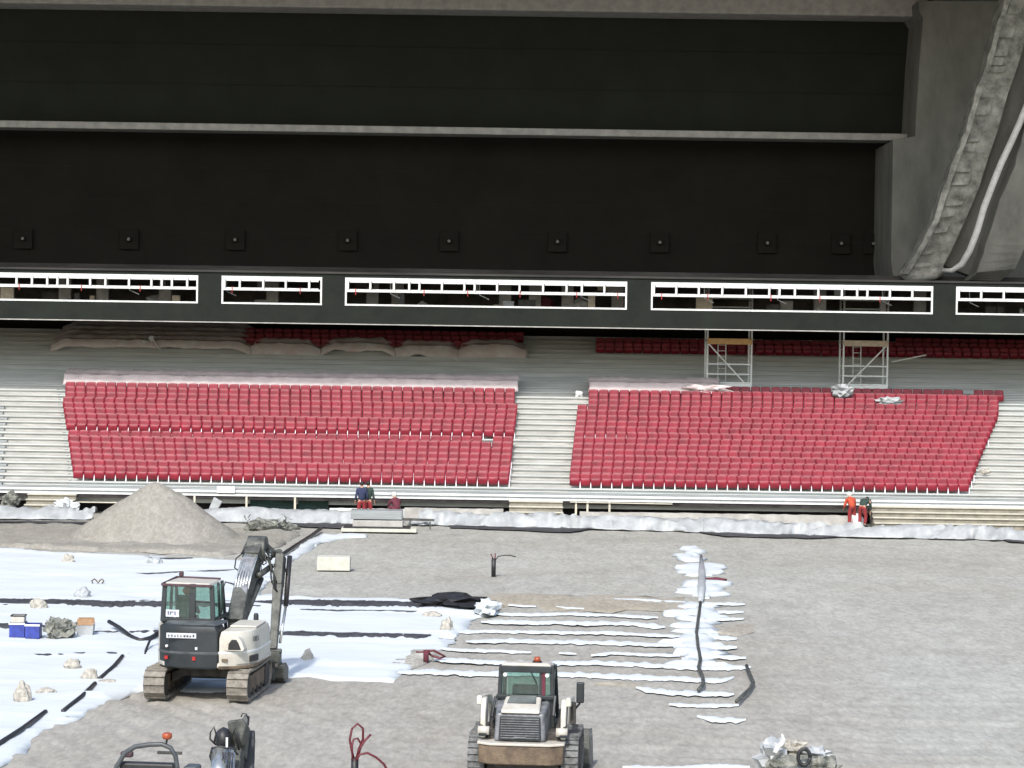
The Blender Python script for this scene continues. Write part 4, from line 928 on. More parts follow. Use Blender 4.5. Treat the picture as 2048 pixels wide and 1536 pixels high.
p = P(430, 1008, 105.6); o = MB().hexa([(-.3, 0, -.28), (.1, 0, -.3), (.1, .12, -.3), (-.3, .12, -.28), (-.05, 0, .32), (.32, 0, .1), (.32, .12, .1), (-.05, .12, .32)]).build('white_sack', 'tarp', loc=p, bevel=.04); tag(o, 'white folded sack leaning beside the gravel mound', 'sack')
p = P(20, 1000, 105.9); o = MB().blob((0, 0, -.1), (.35, .3, .35), 3, .6, 3, 3).blob((.1, 0, .25), (.16, .15, .2), 5, .5, 2, 3).build('dark_bundle', 'debris', loc=p); tag(o, 'dark bundle of clothes and tools at the far left of the stand', 'bundle')
p = P(130, 1010, 105.6); o = MB().blob((0, 0, -.1), (.5, .35, .35), 4, .6, 3, 3).blob((-.6, 0, -.3), (.4, .3, .2), 7, .6, 3, 3).build('tarpaulin_scrap', 'textile', loc=p); tag(o, 'heap of crumpled white tarpaulin beside the left lower steps', 'tarpaulin')
# net frames in recess
for i, (a, b, l) in enumerate(((500, 586, 'left dark green netted crate in the recess'), (596, 655, 'right dark green netted crate in the recess with a green end post'))):
    pa, pb = P(a, 1020, 107.4), P(b, 1020, 107.4)
    r_ = empty('net_crate', (pa.x, 107.4, 0), 0, l, 'crate', None); W = pb.x - pa.x
    MB().box(0, W, 0, .5, 0.05, .7).build('mesh_box', 'net', r_); mb = MB()
    for z in (.1, .38, .68): mb.box(-.02, W + .02, -.04, -.004, z, z + .04)
    mb.box(W - .02, W + .04, -.042, .0, .0, .72).build('frame', 'darkgreen', r_)

# ------------------------------------------------------------------ people
def skin_obj(name, verts, edges, m, parent, root=0, sub=1):
    me = bpy.data.meshes.new(name); me.from_pydata([v[:3] for v in verts], edges, []); o = bpy.data.objects.new(name, me); COL.objects.link(o); o.parent = parent
    sk = o.modifiers.new('skin', 'SKIN'); sk.use_smooth_shade = True
    for i, v in enumerate(verts):
        r = v[3]; me.skin_vertices[0].data[i].radius = (r if not isinstance(r, tuple) else r[0], r if not isinstance(r, tuple) else r[1])
    me.skin_vertices[0].data[root].use_root = True
    sb = o.modifiers.new('sub', 'SUBSURF'); sb.levels = sub; sb.render_levels = sub
    me.materials.append(M[m]); return o
def person(loc, rz, label, pose, jacket, trousers, hat=None, group=None, hatm='hat'):
    r_ = empty('person', loc, rz, label, 'person', group)
    # default facing +Y (away from the camera)
    J = dict(pel=(0, 0, .95), sp=(0, .0, 1.2), ch=(0, 0, 1.42), nk=(0, .01, 1.53), hd=(0, .03, 1.66), ht=(0, .02, 1.76))
    sh = .19
    for s_, n in ((-1, 'l'), (1, 'r')):
        J['sh' + n] = (s_ * sh, 0, 1.43); J['el' + n] = (s_ * .25, -.01, 1.16); J['wr' + n] = (s_ * .26, .1, .93); J['ha' + n] = (s_ * .255, .14, .85)
        J['hp' + n] = (s_ * .1, 0, .92); J['kn' + n] = (s_ * .12, .02, .50); J['an' + n] = (s_ * .13, -.02, .09); J['to' + n] = (s_ * .15, .15, .04)
    if pose == 'bend':
        J.update(pel=(0, -.05, .92), sp=(0, .12, 1.08), ch=(0, .32, 1.18), nk=(0, .42, 1.2), hd=(0, .54, 1.18), ht=(0, .62, 1.2))
        for s_, n in ((-1, 'l'), (1, 'r')): J['sh' + n] = (s_ * sh, .34, 1.16); J['el' + n] = (s_ * .22, .42, .88); J['wr' + n] = (s_ * .18, .5, .66); J['ha' + n] = (s_ * .16, .53, .58); J['hp' + n] = (s_ * .1, -.05, .88); J['kn' + n] = (s_ * .13, .06, .48)
    if pose == 'crouch':
        J.update(pel=(0, -.1, .36), sp=(0, .02, .58), ch=(0, .14, .76), nk=(0, .2, .85), hd=(0, .26, .95), ht=(0, .28, 1.04))
        for s_, n in ((-1, 'l'), (1, 'r')): J['sh' + n] = (s_ * sh, .15, .76); J['el' + n] = (s_ * .27, .26, .55); J['wr' + n] = (s_ * .2, .42, .42); J['ha' + n] = (s_ * .17, .48, .38); J['hp' + n] = (s_ * .1, -.08, .34); J['kn' + n] = (s_ * .2, .3, .48); J['an' + n] = (s_ * .17, .06, .09); J['to' + n] = (s_ * .2, .22, .04)
    if pose == 'lean':
        J.update(pel=(0, -.05, .92), sp=(0, .03, 1.12), ch=(0, .15, 1.28), nk=(0, .2, 1.36), hd=(0, .26, 1.45), ht=(0, .27, 1.54))
        for s_, n in ((-1, 'l'), (1, 'r')): J['sh' + n] = (s_ * sh, .15, 1.28); J['el' + n] = (s_ * .26, .2, 1.0); J['wr' + n] = (s_ * .2, .38, .86); J['ha' + n] = (s_ * .18, .45, .8)
    if pose == 'sit':
        J.update(pel=(0, 0, .0), sp=(0, -.03, .25), ch=(0, -.02, .46), nk=(0, 0, .57), hd=(0, .03, .70), ht=(0, .02, .8))
        for s_, n in ((-1, 'l'), (1, 'r')): J['sh' + n] = (s_ * sh, 0, .46); J['el' + n] = (s_ * .26, .08, .2); J['wr' + n] = (s_ * .24, .32, .18); J['ha' + n] = (s_ * .22, .40, .2); J['hp' + n] = (s_ * .1, .02, -.02); J['kn' + n] = (s_ * .15, .42, .05); J['an' + n] = (s_ * .15, .5, -.36); J['to' + n] = (s_ * .17, .65, -.4)
    def V(n, r): return (*J[n], r)
    names = [('pel', (.12, .08)), ('sp', (.11, .07)), ('ch', (.12, .07)), ('nk', .055), ('hd', (.078, .095)), ('ht', (.05, .06))]
    vs = [V(n, r) for n, r in names]; es = [(0, 1), (1, 2), (2, 3), (3, 4), (4, 5)]
    for n in 'lr':
        b = len(vs); vs += [V('sh' + n, .058), V('el' + n, .044), V('wr' + n, .03), V('ha' + n, (.035, .022))]; es += [(2, b), (b, b + 1), (b + 1, b + 2), (b + 2, b + 3)]
        b = len(vs); vs += [V('hp' + n, .09), V('kn' + n, .062), V('an' + n, .042), V('to' + n, .035)]; es += [(0, b), (b, b + 1), (b + 1, b + 2), (b + 2, b + 3)]
        # fingers and thumb
        w_, h_ = Vector(J['wr' + n]), Vector(J['ha' + n]); d = (h_ - w_).normalized(); sd = Vector((1, 0, 0))
        hb = len(vs) - 5
        for q in range(4):
            a = h_ + sd * (.012 * (q - 1.5)) + d * .03; L = (.055, .07, .065, .05)[q]
            b = len(vs); vs += [(*a, .008), (*(a + d * L), .006)]; es += [(hb, b), (b, b + 1)]
        a = h_ - sd * .035 * (1 if n == 'r' else -1); b = len(vs); vs += [(*a, .009), (*(a + d * .04), .007)]; es += [(hb, b), (b, b + 1)]
    skin_obj('body', vs, es, 'skin', r_)
    # clothing
    low = Vector(J['pel']) - (Vector(J['sp']) - Vector(J['pel'])) * .25
    vs = [(*low, (.18, .14)), V('sp', (.175, .135)), V('ch', (.20, .14)), V('nk', .08)]; es = [(0, 1), (1, 2), (2, 3)]
    for n in 'lr':
        b = len(vs); vs += [V('sh' + n, .08), V('el' + n, .062), (*Vector(J['el' + n]).lerp(Vector(J['wr' + n]), .85), .048)]; es += [(2, b), (b, b + 1), (b + 1, b + 2)]
    skin_obj('jacket', vs, es, jacket, r_)
    vs = [(*Vector(J['pel']).lerp(Vector(J['sp']), .1), (.17, .12)), V('pel', (.17, .125))]; es = [(0, 1)]
    for n in 'lr':
        b = len(vs); vs += [V('hp' + n, .112), V('kn' + n, .085), (*Vector(J['kn' + n]).lerp(Vector(J['an' + n]), .9), .068)]; es += [(1, b), (b, b + 1), (b + 1, b + 2)]
    skin_obj('trousers', vs, es, trousers, r_, 1)
    mb = MB()
    for n in 'lr': mb.tube([Vector(J['an' + n]) + Vector((0, -.05, -.03)), Vector(J['an' + n]) + Vector((0, .03, -.03)), Vector(J['to' + n]) + Vector((0, .02, 0))], [.055, .06, .045], 8)
    mb.build('boots', 'boot', r_, 0, True)
    hd, ht = Vector(J['hd']), Vector(J['ht']); u = (ht - hd).normalized()
    fw = Vector((0, 1, 0)) if abs(u.y) < .7 else Vector((0, 0, -1))
    if hat:
        c = hd + u * .05; mb = MB().blob(c, (.125, .14, .115), 0, 0, 2); mb.tube([c + u * .005, c + u * .02], [.15, .14], 14); mb.build('hard_hat', hatm, r_, 0, True)
    else: MB().blob(hd + u * .03 - fw * .015, (.092, .105, .11), 2, .08, 2).build('hair', 'hair', r_, 0, True)
    # face
    fc = hd + fw * .085
    MB().blob(fc + Vector((-.03, 0, 0)) + u * .0, .012, 0, 0, 1).blob(fc + Vector((.03, 0, 0)), .012, 0, 0, 1).build('eyes', 'hair', r_)
    MB().blob(fc - u * .03 + fw * .012, (.012, .016, .02), 0, 0, 1).blob(hd + Vector((.088, 0, -.01)), (.012, .02, .03), 0, 0, 1).blob(hd + Vector((-.088, 0, -.01)), (.012, .02, .03), 0, 0, 1).build('nose_and_ears', 'skin', r_)
    return r_
wd = 106.0
person((X(730, wd), 104.6, -0.05), .3, 'dark haired worker in a navy jacket and red trousers, left of the standing pair', 'stand', 'navy', 'redcloth')
person((X(742, wd), 104.85, -0.05), -.4, 'dark haired worker in a dark green jacket and red trousers, right of the standing pair', 'stand', 'darkgreen', 'redcloth')
person((X(797, 105.9), 105.5, 0.12), .5, 'crouching worker in maroon clothes and a white hard hat by the boards', 'crouch', 'maroon', 'maroon', True)
person((X(1708, 105.9), 105.9, -0.1), .4, 'bending worker in an orange vest, red trousers and white hard hat', 'lean', 'orange', 'redcloth', True)
person((X(1729, 105.5), 105.5, 0), -.5, 'worker in a dark green jacket and red trousers bending forward', 'bend', 'darkgreen', 'redcloth')

# ------------------------------------------------------------------ machines
def track(parent, xc, w, y0, y1, h, m='track', pitch=0.16, grouser=0.03, sprock='trackd', rear_up=0.0, name='track'):
    r = h / 2; pts = []; L = (y1 - r) - (y0 + r)
    tr = r * (1 - 0.12)
    path = []
    n = int(L / pitch)
    for i in range(n): path.append((y0 + r + L * i / n, 0.0))
    k = int(math.pi * r / pitch)
    for i in range(k): a = -math.pi / 2 + math.pi * i / k; path.append((y1 - r + r * math.cos(a), r + r * math.sin(a)))
    for i in range(n): path.append((y1 - r - L * i / n, h - 0.03 * math.sin(math.pi * i / n)))
    for i in range(k): a = math.pi / 2 + math.pi * i / k; path.append((y0 + r + r * math.cos(a), r + r * math.sin(a)))
    mb = MB(); N = len(path)
    for i in range(N):
        a, b = path[i], path[(i + 1) % N]; d = Vector((0, b[0] - a[0], b[1] - a[1])); ln = d.length; d.normalize(); nrm = Vector((0, d.z, -d.y))
        c0 = Vector((xc, a[0], a[1])); c1 = Vector((xc, b[0], b[1])); g = d * ln * 0.04
        q = []
        for c in (c0 + g, c1 - g):
            q += [c + Vector((-w / 2, 0, 0)), c + Vector((w / 2, 0, 0)), c + Vector((w / 2, 0, 0)) - nrm * 0.045, c + Vector((-w / 2, 0, 0)) - nrm * 0.045]
        mb.add(q, [(0, 1, 2, 3), (7, 6, 5, 4), (0, 4, 5, 1), (1, 5, 6, 2), (2, 6, 7, 3), (3, 7, 4, 0)])
        mid = c1 - g * 2
        mb.beam(mid + Vector((-w / 2, 0, 0)) + nrm * grouser * .5, mid + Vector((w / 2, 0, 0)) + nrm * grouser * .5, 0.02, grouser, up=nrm)
    for v in range(len(mb.v)): x, y, z = mb.v[v]; mb.v[v] = (x, y, z + grouser)
    mb.build(name, m, parent)
    fr = MB().prism([(y0 + r * .6, r * .75 + grouser), (y0 + r, h * .8), (y1 - r, h * .8), (y1 - r * .6, r * .75 + grouser), (y1 - r, .14), (y0 + r, .14)], xc - w * .36, xc + w * .36)
    fo = fr.build('track_frame', 'rust' if m == 'track' else 'trackd', parent, 0.02)
    mb = MB()
    for c in (y0 + r, y1 - r): MB().cyl((xc - w * .4, c, r + grouser), (xc + w * .4, c, r + grouser), r * .8, 20).build('wheel', sprock, parent)
    nr = 5
    mb = None
    for i in range(nr): c = y0 + r + L * (i + .5) / nr; MB().cyl((xc - w * .4, c, .14), (xc + w * .4, c, .14), .09, 10).build('roller', sprock, parent)
def ring(n, cx, cz, r): return [(cx + r * math.cos(2 * math.pi * i / n), cz + r * math.sin(2 * math.pi * i / n)) for i in range(n)]

# --- large excavator
eo = G(423, 1387); s = eo.y / F
ex = empty('excavator', (eo.x, eo.y, 0.0), R(-5), 'white and charcoal tracked excavator with its boom folded to the right', 'excavator')
track(ex, -0.98, 0.46, -1.45, 1.45, 0.66); track(ex, 0.86, 0.46, -1.45, 1.45, 0.66)
MB().prism([(-.78, .30), (-.5, .46), (.4, .46), (.66, .30), (.66, .52), (.4, .66), (-.5, .66), (-.78, .52)], -.55, .55, 'y').cyl((0, 0, .6), (0, 0, .78), .5, 24).build('undercarriage', 'trackd', ex, 0.02)
# dozer blade at the front
MB().box(-1.2, 1.1, 1.75, 1.85, .08, .5).beam((-.5, .6, .4), (-.5, 1.76, .3), .12).beam((.4, .6, .4), (.4, 1.76, .3), .12).build('dozer_blade', 'boom', ex)
# superstructure deck (cream), plan outline
plan_all = [(-1.0, .95), (-1.02, -.55), (-.97, -.95), (-.82, -1.18), (-.45, -1.32), (.0, -1.36), (.42, -1.33), (.8, -1.2), (1.04, -.95), (1.14, -.6), (1.16, .95)]
MB().prism(plan_all, .76, .86, 'z').build('deck', 'dirtywhite', ex, 0.02)
cw = [(-.96, -.55), (-.97, -.95), (-.80, -1.2), (-.45, -1.34), (.0, -1.38), (.42, -1.345), (.42, -.55)]
def taper_prism(plan, zs, insets, name, m, parent, bevel=0.03):
    n = len(plan); vs = []; cx = sum(p[0] for p in plan) / n; cy = sum(p[1] for p in plan) / n
    for z, k in zip(zs, insets):
        for x, y in plan: vs.append((cx + (x - cx) * k, cy + (y - cy) * k, z))
    fs = [tuple(range(n - 1, -1, -1)), tuple((len(zs) - 1) * n + i for i in range(n))]
    for j in range(len(zs) - 1): fs += [(j * n + i, j * n + (i + 1) % n, (j + 1) * n + (i + 1) % n, (j + 1) * n + i) for i in range(n)]
    return MB().add(vs, fs).build(name, m, parent, bevel)
cwo = taper_prism(cw, [.72, .78, 1.02, 1.06, 1.14, 1.52, 1.66], [.94, .985, 1.0, 1.005, .985, .985, .90], 'counterweight', 'charcoal', ex)
# sky light on the top slope put into a lighter grey panel
taper_prism([(-.9, -.3), (-.88, -.9), (-.7, -1.1), (-.4, -1.2), (.38, -1.2), (.46, -.3)], [1.655, 1.70], [1.0, .93], 'engine_cover', 'charcoal2', ex)
taper_prism(cw, [1.045, 1.05, 1.095, 1.10], [1.0, 1.012, 1.012, 1.0], 'body_moulding', 'charcoal2', ex, 0.004)
MB().box(-.72, -.06, -1.385, -1.37, 1.40, 1.51).build('name_decal', 'decal', cwo).rotation_euler = (0, 0, 0)
mb = MB()
rd = random.Random(3)
for i in range(9): x = -.68 + i * .068; mb.box(x, x + rd.uniform(.02, .045), -1.392, -1.386, 1.425, 1.425 + rd.uniform(.03, .06))
mb.build('decal_lettering', 'charcoal2', cwo)
MB().cyl((-.72, -1.36, 1.22), (-.72, -1.30, 1.22), .028, 10).build('reflector', 'white', cwo); MB().box(-.08, -.03, -1.395, -1.37, 1.15, 1.21).build('latch', 'decal', cwo)
MB().box(-.77, -.70, -1.33, -1.25, .93, 1.0).build('reflector', 'redlamp', cwo); MB().box(-.14, -.07, -1.4, -1.37, .92, 1.0).build('reflector', 'redlamp', cwo)
# right rear cream body with curved shoulder
rb = [(.43, -.55), (.43, -1.335), (.8, -1.2), (1.04, -.95), (1.14, -.6), (1.15, .9), (.43, .9)]
rbo = taper_prism(rb, [.72, .8, 1.0, 1.04, 1.12, 1.40, 1.55], [.94, 1.0, 1.0, 1.01, .99, .985, .90], 'side_cover', 'offwhite', ex)
taper_prism(rb, [1.06, 1.065, 1.11, 1.115], [1.0, 1.012, 1.012, 1.0], 'body_moulding', 'white', ex, 0.004)
taper_prism(rb, [.73, .735, .79, .80], [.95, 1.006, 1.012, 1.0], 'lower_edge', 'rust', ex, 0.004)
MB().prism([(.53, 1.13), (.96, 1.13), (.99, 1.18), (.91, 1.38), (.84, 1.44), (.70, 1.44), (.60, 1.36), (.53, 1.22)], -1.30, -1.0, 'y').build('vent_frame', 'offwhite', rbo, .02).rotation_euler = (0, 0, 0)
MB().prism([(.63, 1.16), (.92, 1.16), (.86, 1.31), (.81, 1.385), (.71, 1.385), (.64, 1.29)], -1.312, -1.29, 'y').build('vent_opening', 'black', rbo, .01)
MB().hexa([(1.05, -.97, .86), (1.17, -.6, .86), (1.1, -.5, .86), (.95, -.85, .86), (1.05, -.97, 1.0), (1.17, -.6, 1.0), (1.1, -.5, 1.0), (.95, -.85, 1.0)]).build('grille', 'black', rbo)
MB().box(.5, .62, -1.33, -1.27, .9, .96).build('rust_mark', 'rust', rbo)
td = bpy.data.curves.new('number', 'FONT'); td.body = '085'; td.size = .16; td.extrude = .004; td.align_x = 'CENTER'
to = bpy.data.objects.new('number_decal', td); COL.objects.link(to); to.parent = rbo; td.materials.append(M['charcoal2'])
bpy.context.view_layer.update(); to2 = bpy.data.objects.new('number_decal', bpy.data.meshes.new_from_object(to)); bpy.data.objects.remove(to); to = to2; COL.objects.link(to); to.parent = rbo
to.location = (1.135, -.72, 1.30); to.rotation_euler = (R(90), 0, R(70))
MB().box(.5, 1.1, -.5, .6, 1.553, 1.60).build('walk_plate', 'offwhite', ex, 0.02)
# left cream skirt
MB().prism([(-1.1, -.5), (-.98, -.9), (-.98, .6), (-1.06, .6)], .74, 1.62, 'z').build('left_cover', 'offwhite', ex, 0.02)
# cab
cx0, cx1, cy0, cy1, cz0, cz1 = -1.0, .13, -.55, .95, 1.66, 2.47
po = .055
mb = MB()
for x in (cx0, cx1):
    xt = x * 0.97 if x < 0 else x - .05
    mb.beam((x, cy0, cz0), (xt, cy0 + .06, cz1), .10, .08); mb.beam((x, cy1, cz0 - .5), (xt, cy1 - .35, cz1), .07, .07); mb.beam((x, .2, cz0), (xt, .2, cz1), .06, .06)
    mb.beam((x, cy0, 1.68), (x, cy1, 1.68), .07, .09)
mb.beam((cx0, cy0, 1.70), (cx1, cy0, 1.70), .07, .08); mb.beam((cx0, cy1, 1.5), (cx1, cy1, 1.5), .06, .06); mb.beam((cx0 + .66, cy0 + .0, 1.7), (cx0 + .66, cy0 + .06, 2.5), .14, .05)
mb.beam((cx0 + .73, cy0 + .01, 2.12), (cx1, cy0 + .03, 2.1), .04, .04)
cb = mb.build('cab_frame', 'charcoal', ex, 0.012)
MB().hexa([(cx0 + .02, cy0, 2.45), (cx1 - .06, cy0, 2.45), (cx1 - .08, .6, 2.46), (cx0 + .04, .6, 2.46), (cx0 + .06, cy0 + .06, 2.53), (cx1 - .1, cy0 + .06, 2.51), (cx1 - .12, .55, 2.50), (cx0 + .08, .55, 2.52)]).build('cab_roof', 'dirtywhite', ex, .015)
MB().beam((cx0 - .03, cy0 - .01, 2.47), (cx1 - .04, cy0 - .01, 2.46), .05, .06).beam((cx0 + .05, .6, 2.53), (cx1 - .08, .6, 2.51), .05, .05).beam((cx0 - .03, cy0, 2.48), (cx0 + .05, .6, 2.53), .04, .05).build('roof_trim', 'purple', ex, .01)
MB().box(cx0 + .1, cx0 + .2, .55, .63, 2.55, 2.66).build('roof_lamp', 'purple', ex, .02)
for bx in ((cx0 + .05, cx1 - .05, cy0 + .02, cy0 + .03, 1.75, 2.43), (cx0 + .06, cx1 - .06, .62, .63, 1.6, 2.4), (cx1 - .02, cx1 - .01, cy0 + .05, .6, 1.73, 2.43), (cx0 + .005, cx0 + .015, cy0 + .05, .6, 1.73, 2.43)): MB().box(*bx).build('window_pane', 'glass', ex)
MB().box(cx0 + .07, cx0 + .37, cy0 - .02, cy0 - .005, 1.76, 1.92).build('window_sticker', 'decal', ex, .004)
MB().box(cx0 + .12, cx0 + .14, cy0 - .026, cy0 - .021, 1.81, 1.89).box(cx0 + .17, cx0 + .19, cy0 - .026, cy0 - .021, 1.81, 1.88).box(cx0 + .19, cx0 + .24, cy0 - .026, cy0 - .021, 1.86, 1.875).box(cx0 + .27, cx0 + .29, cy0 - .026, cy0 - .021, 1.80, 1.88).build('sticker_mark', 'navy', ex)
MB().box(cx0 + .2, cx0 + .62, -.12, -.02, 1.7, 2.2).box(cx0 + .2, cx0 + .62, -.1, .35, 1.6, 1.72).build('driver_seat', 'darkgreen', ex, .03)
person((0, 0, 0), 0, 'excavator driver in a dark green jacket and orange hard hat inside the cab', 'sit', 'darkgreen', 'navy', True, None, 'hatorange')
drv = bpy.data.objects['person.005']
rotm = Matrix.Rotation(R(-5), 3, 'Z'); dl = rotm @ Vector((cx0 + .40, .1, 1.62)); drv.location = eo + dl; drv.rotation_euler.z = R(-5); drv.scale = (.88, .88, .88)
# boom (root swing post -> elbow), seen from behind, swung right
b0 = Vector((.32, 1.0, 1.45)); b1 = Vector((.33, 1.7, 2.1)); b2 = Vector((.42, 2.35, 2.82)); b3 = Vector((.48, 2.7, 3.1)); b4 = Vector((.76, 3.0, 2.84)); a0 = Vector((.95, 3.0, 2.62)); a1 = Vector((1.02, 1.95, .75))
MB().box(.14, .52, .97, 1.4, .9, 1.5).build('swing_post', 'boom', ex, .03)
MB().cyl(b3 + Vector((-.22, -.05, -.07)), b3 + Vector((.22, -.05, -.07)), .30, 20).beam(b0, b1, .38, .36, w2=.36, h2=.42).beam(b1, b2, .36, .42, w2=.38, h2=.40).beam(b2, b3 + Vector((0, 0, .08)), .44, .46, w2=.40, h2=.36).beam(b3, b4, .28, .34, w2=.22, h2=.26).build('boom', 'boom', ex, .03)
o_ = MB().beam(b1 + Vector((-.02, -.26, .0)), b2 + Vector((-.03, -.24, .05)), .34, .03).build('boom_guard', 'silver', ex)
mb = MB()
for dx in (-.17, -.11, -.05, .01, .07, .14): mb.tube([b1 + Vector((dx, -.30, -.1)), b1.lerp(b2, .5) + Vector((dx * 1.05, -.30, .02)), b2 + Vector((dx, -.26, .0)), b3 + Vector((dx * .8, -.34, -.02))], .02, 6)
mb.build('hydraulic_hose', 'chrome', ex, 0, True)
mb = MB()
mb.tube([b2 + Vector((-.17, -.2, .15)), b2 + Vector((-.33, -.25, .02)), b2 + Vector((-.36, -.25, -.2)), b2 + Vector((-.24, -.2, -.3))], .018, 6)
mb.tube([b3 + Vector((-.12, -.2, .1)), b3 + Vector((-.22, -.25, -.02)), b2 + Vector((-.2, -.3, .15))], .016, 6)
mb.tube([b1 + Vector((-.15, -.2, .2)), b1 + Vector((-.36, -.2, .25)), b1 + Vector((-.44, -.2, 0)), b0 + Vector((-.3, -.1, .25))], .02, 6)
mb.tube([b0 + Vector((.2, -.1, .3)), b0 + Vector((.3, -.1, .2)), b0 + Vector((.25, -.1, .0))], .018, 6)
mb.tube([b4 + Vector((.05, -.1, .1)), b4 + Vector((.25, -.1, .02)), a0 + Vector((.18, -.12, -.15))], .018, 6).tube([b4 + Vector((0, -.15, -.15)), a0 + Vector((-.15, -.2, -.4)), a0 + Vector((.0, -.2, -.45))], .016, 6)
mb.build('hydraulic_hose', 'black', ex, 0, True)
rq = random.Random(8)
for k in range(9):
    p0 = b3.lerp(b4, rq.random()) + Vector((rq.uniform(-.1, .1), -.2, .1)); p2 = a0.lerp(a1, rq.uniform(.05, .35)) + Vector((rq.uniform(-.1, .15), -.2, 0)) if k % 2 else b2.lerp(b3, rq.random()) + Vector((.22, -.2, -.1))
    md = p0.lerp(p2, .5) + Vector((rq.uniform(-.1, .22), -.1, rq.uniform(-.25, .1)))
    MB().tube([p0, p0.lerp(md, .5) + Vector((0, -.03, .05)), md, p2.lerp(md, .5) + Vector((0, 0, -.05)), p2], rq.uniform(.014, .022), 6).build('hydraulic_hose', rq.choice(['black', 'black', 'chrome', 'boom']), ex, 0, True)
MB().cyl(b0 + Vector((.12, .45, .1)), b1 + Vector((.28, .75, .25)), .075, 12).cyl(b0 + Vector((-.12, .4, .05)), b1 + Vector((-.1, .6, .1)), .06, 12).build('boom_cylinder', 'boom', ex, 0, True)
MB().cyl(b1 + Vector((.28, .75, .25)), b2 + Vector((.14, .2, -.05)), .04, 10).build('cylinder_rod', 'chrome', ex, 0, True)
MB().cyl(b1 + Vector((.30, .35, .35)), b4 + Vector((.0, -.05, -.25)), .07, 12).build('arm_cylinder', 'boom', ex, 0, True)
MB().cyl(b4 + Vector((-.02, -.1, -.25)), a0 + Vector((-.05, 0, .02)), .04, 10).cyl(b3 + Vector((-.18, .0, .0)), b3 + Vector((.2, 0, 0)), .08, 14).build('pivot_pin', 'chrome', ex, 0, True)
MB().beam(a0 + Vector((.02, .05, .22)), a0.lerp(a1, .25), .2, .38, w2=.22, h2=.34).beam(a0.lerp(a1, .25), a1, .22, .32, w2=.17, h2=.2).beam(a0 + Vector((.0, .2, .3)), b4 + Vector((-.05, .05, .0)), .18, .14).build('arm', 'boom', ex, .02)
MB().cyl(a0 + Vector((.2, .2, .2)), a0.lerp(a1, .55) + Vector((.17, .3, .1)), .06, 12).build('bucket_cylinder', 'black', ex, 0, True)
MB().cyl(a0.lerp(a1, .55) + Vector((.17, .3, .1)), a1 + Vector((.12, .2, .15)), .035, 10).build('cylinder_rod', 'chrome', ex, 0, True)
MB().box(a1.x - .17, a1.x + .17, a1.y - .12, a1.y + .18, .42, .72).cyl(a1 + Vector((-.2, 0, -.02)), a1 + Vector((.2, 0, -.02)), .06, 12).build('quick_coupler', 'boom', ex, .02)
MB().prism([(a1.y - .1, .42), (a1.y + .2, .44), (a1.y + .5, .3), (a1.y + .45, .04), (a1.y + .05, .0), (a1.y - .1, .12)], a1.x - .14, a1.x + .28).build('bucket', 'boom', ex, .02)
MB().box(a1.x - .12, a1.x - .03, a1.y - .16, a1.y - .11, .0, .42).box(a1.x - .16, a1.x + .14, a1.y - .2, a1.y - .13, .38, .46).build('bucket_side', 'track', ex, .01)

# --- compact track loader seen from behind
lo = G(1053, 1556); 
ld = empty('track_loader', (lo.x, lo.y, 0), R(-5), 'white compact track loader seen from behind with a dark engine grille', 'loader')
track(ld, -0.84, 0.30, -1.0, 0.95, 0.86, 'rubber', .11, .035); track(ld, 0.84, 0.30, -1.0, 0.95, 0.86, 'rubber', .11, .035)
MB().box(-.66, .66, -.9, 1.0, .28, 1.0).build('chassis', 'trackd', ld, .03)
MB().prism([(-.78, -1.18), (-.55, -1.32), (.5, -1.32), (.74, -1.18), (.74, -.92), (-.78, -.92)], .46, .80, 'z').build('rear_bumper', 'rust', ld, .03)
MB().prism([(-.80, -1.19), (-.56, -1.34), (.51, -1.34), (.76, -1.19), (.76, -.85), (-.80, -.85)], .803, .85, 'z').build('bumper_top', 'dirtywhite', ld, .01)
# engine housing
MB().hexa([(-.50, -1.16, .85), (.42, -1.16, .85), (.50, -.2, .85), (-.58, -.2, .85), (-.47, -1.12, 1.36), (.39, -1.12, 1.36), (.46, -.3, 1.52), (-.54, -.3, 1.52)]).build('engine_housing', 'silver', ld, .05)
gr = MB().hexa([(-.42, -1.2, .88), (.34, -1.2, .88), (.34, -1.15, .88), (-.42, -1.15, .88), (-.40, -1.16, 1.30), (.32, -1.16, 1.30), (.32, -1.1, 1.30), (-.40, -1.1, 1.30)]).build('engine_grille', 'charcoal', ld, .02)
mb = MB()
for i in range(9): z = .92 + i * .042; mb.box(-.38, .30, -1.212 + i * .004, -1.19 + i * .004, z, z + .014)
mb.box(-.14, .08, -1.23, -1.2, .93, .95).build('grille_slat', 'silver', gr)
hd_ = MB().hexa([(-.40, -1.17, 1.35), (.32, -1.17, 1.35), (.30, -.52, 1.52), (-.36, -.52, 1.52), (-.38, -1.13, 1.42), (.30, -1.13, 1.42), (.28, -.54, 1.58), (-.34, -.54, 1.58)]).build('hood', 'dirtywhite', ld, .03)
MB().hexa([(-.30, -.86, 1.47), (.22, -.86, 1.47), (.2, -.56, 1.54), (-.27, -.56, 1.54), (-.30, -.87, 1.505), (.22, -.87, 1.505), (.2, -.56, 1.59), (-.27, -.56, 1.59)]).build('hood_vent', 'charcoal2', hd_)
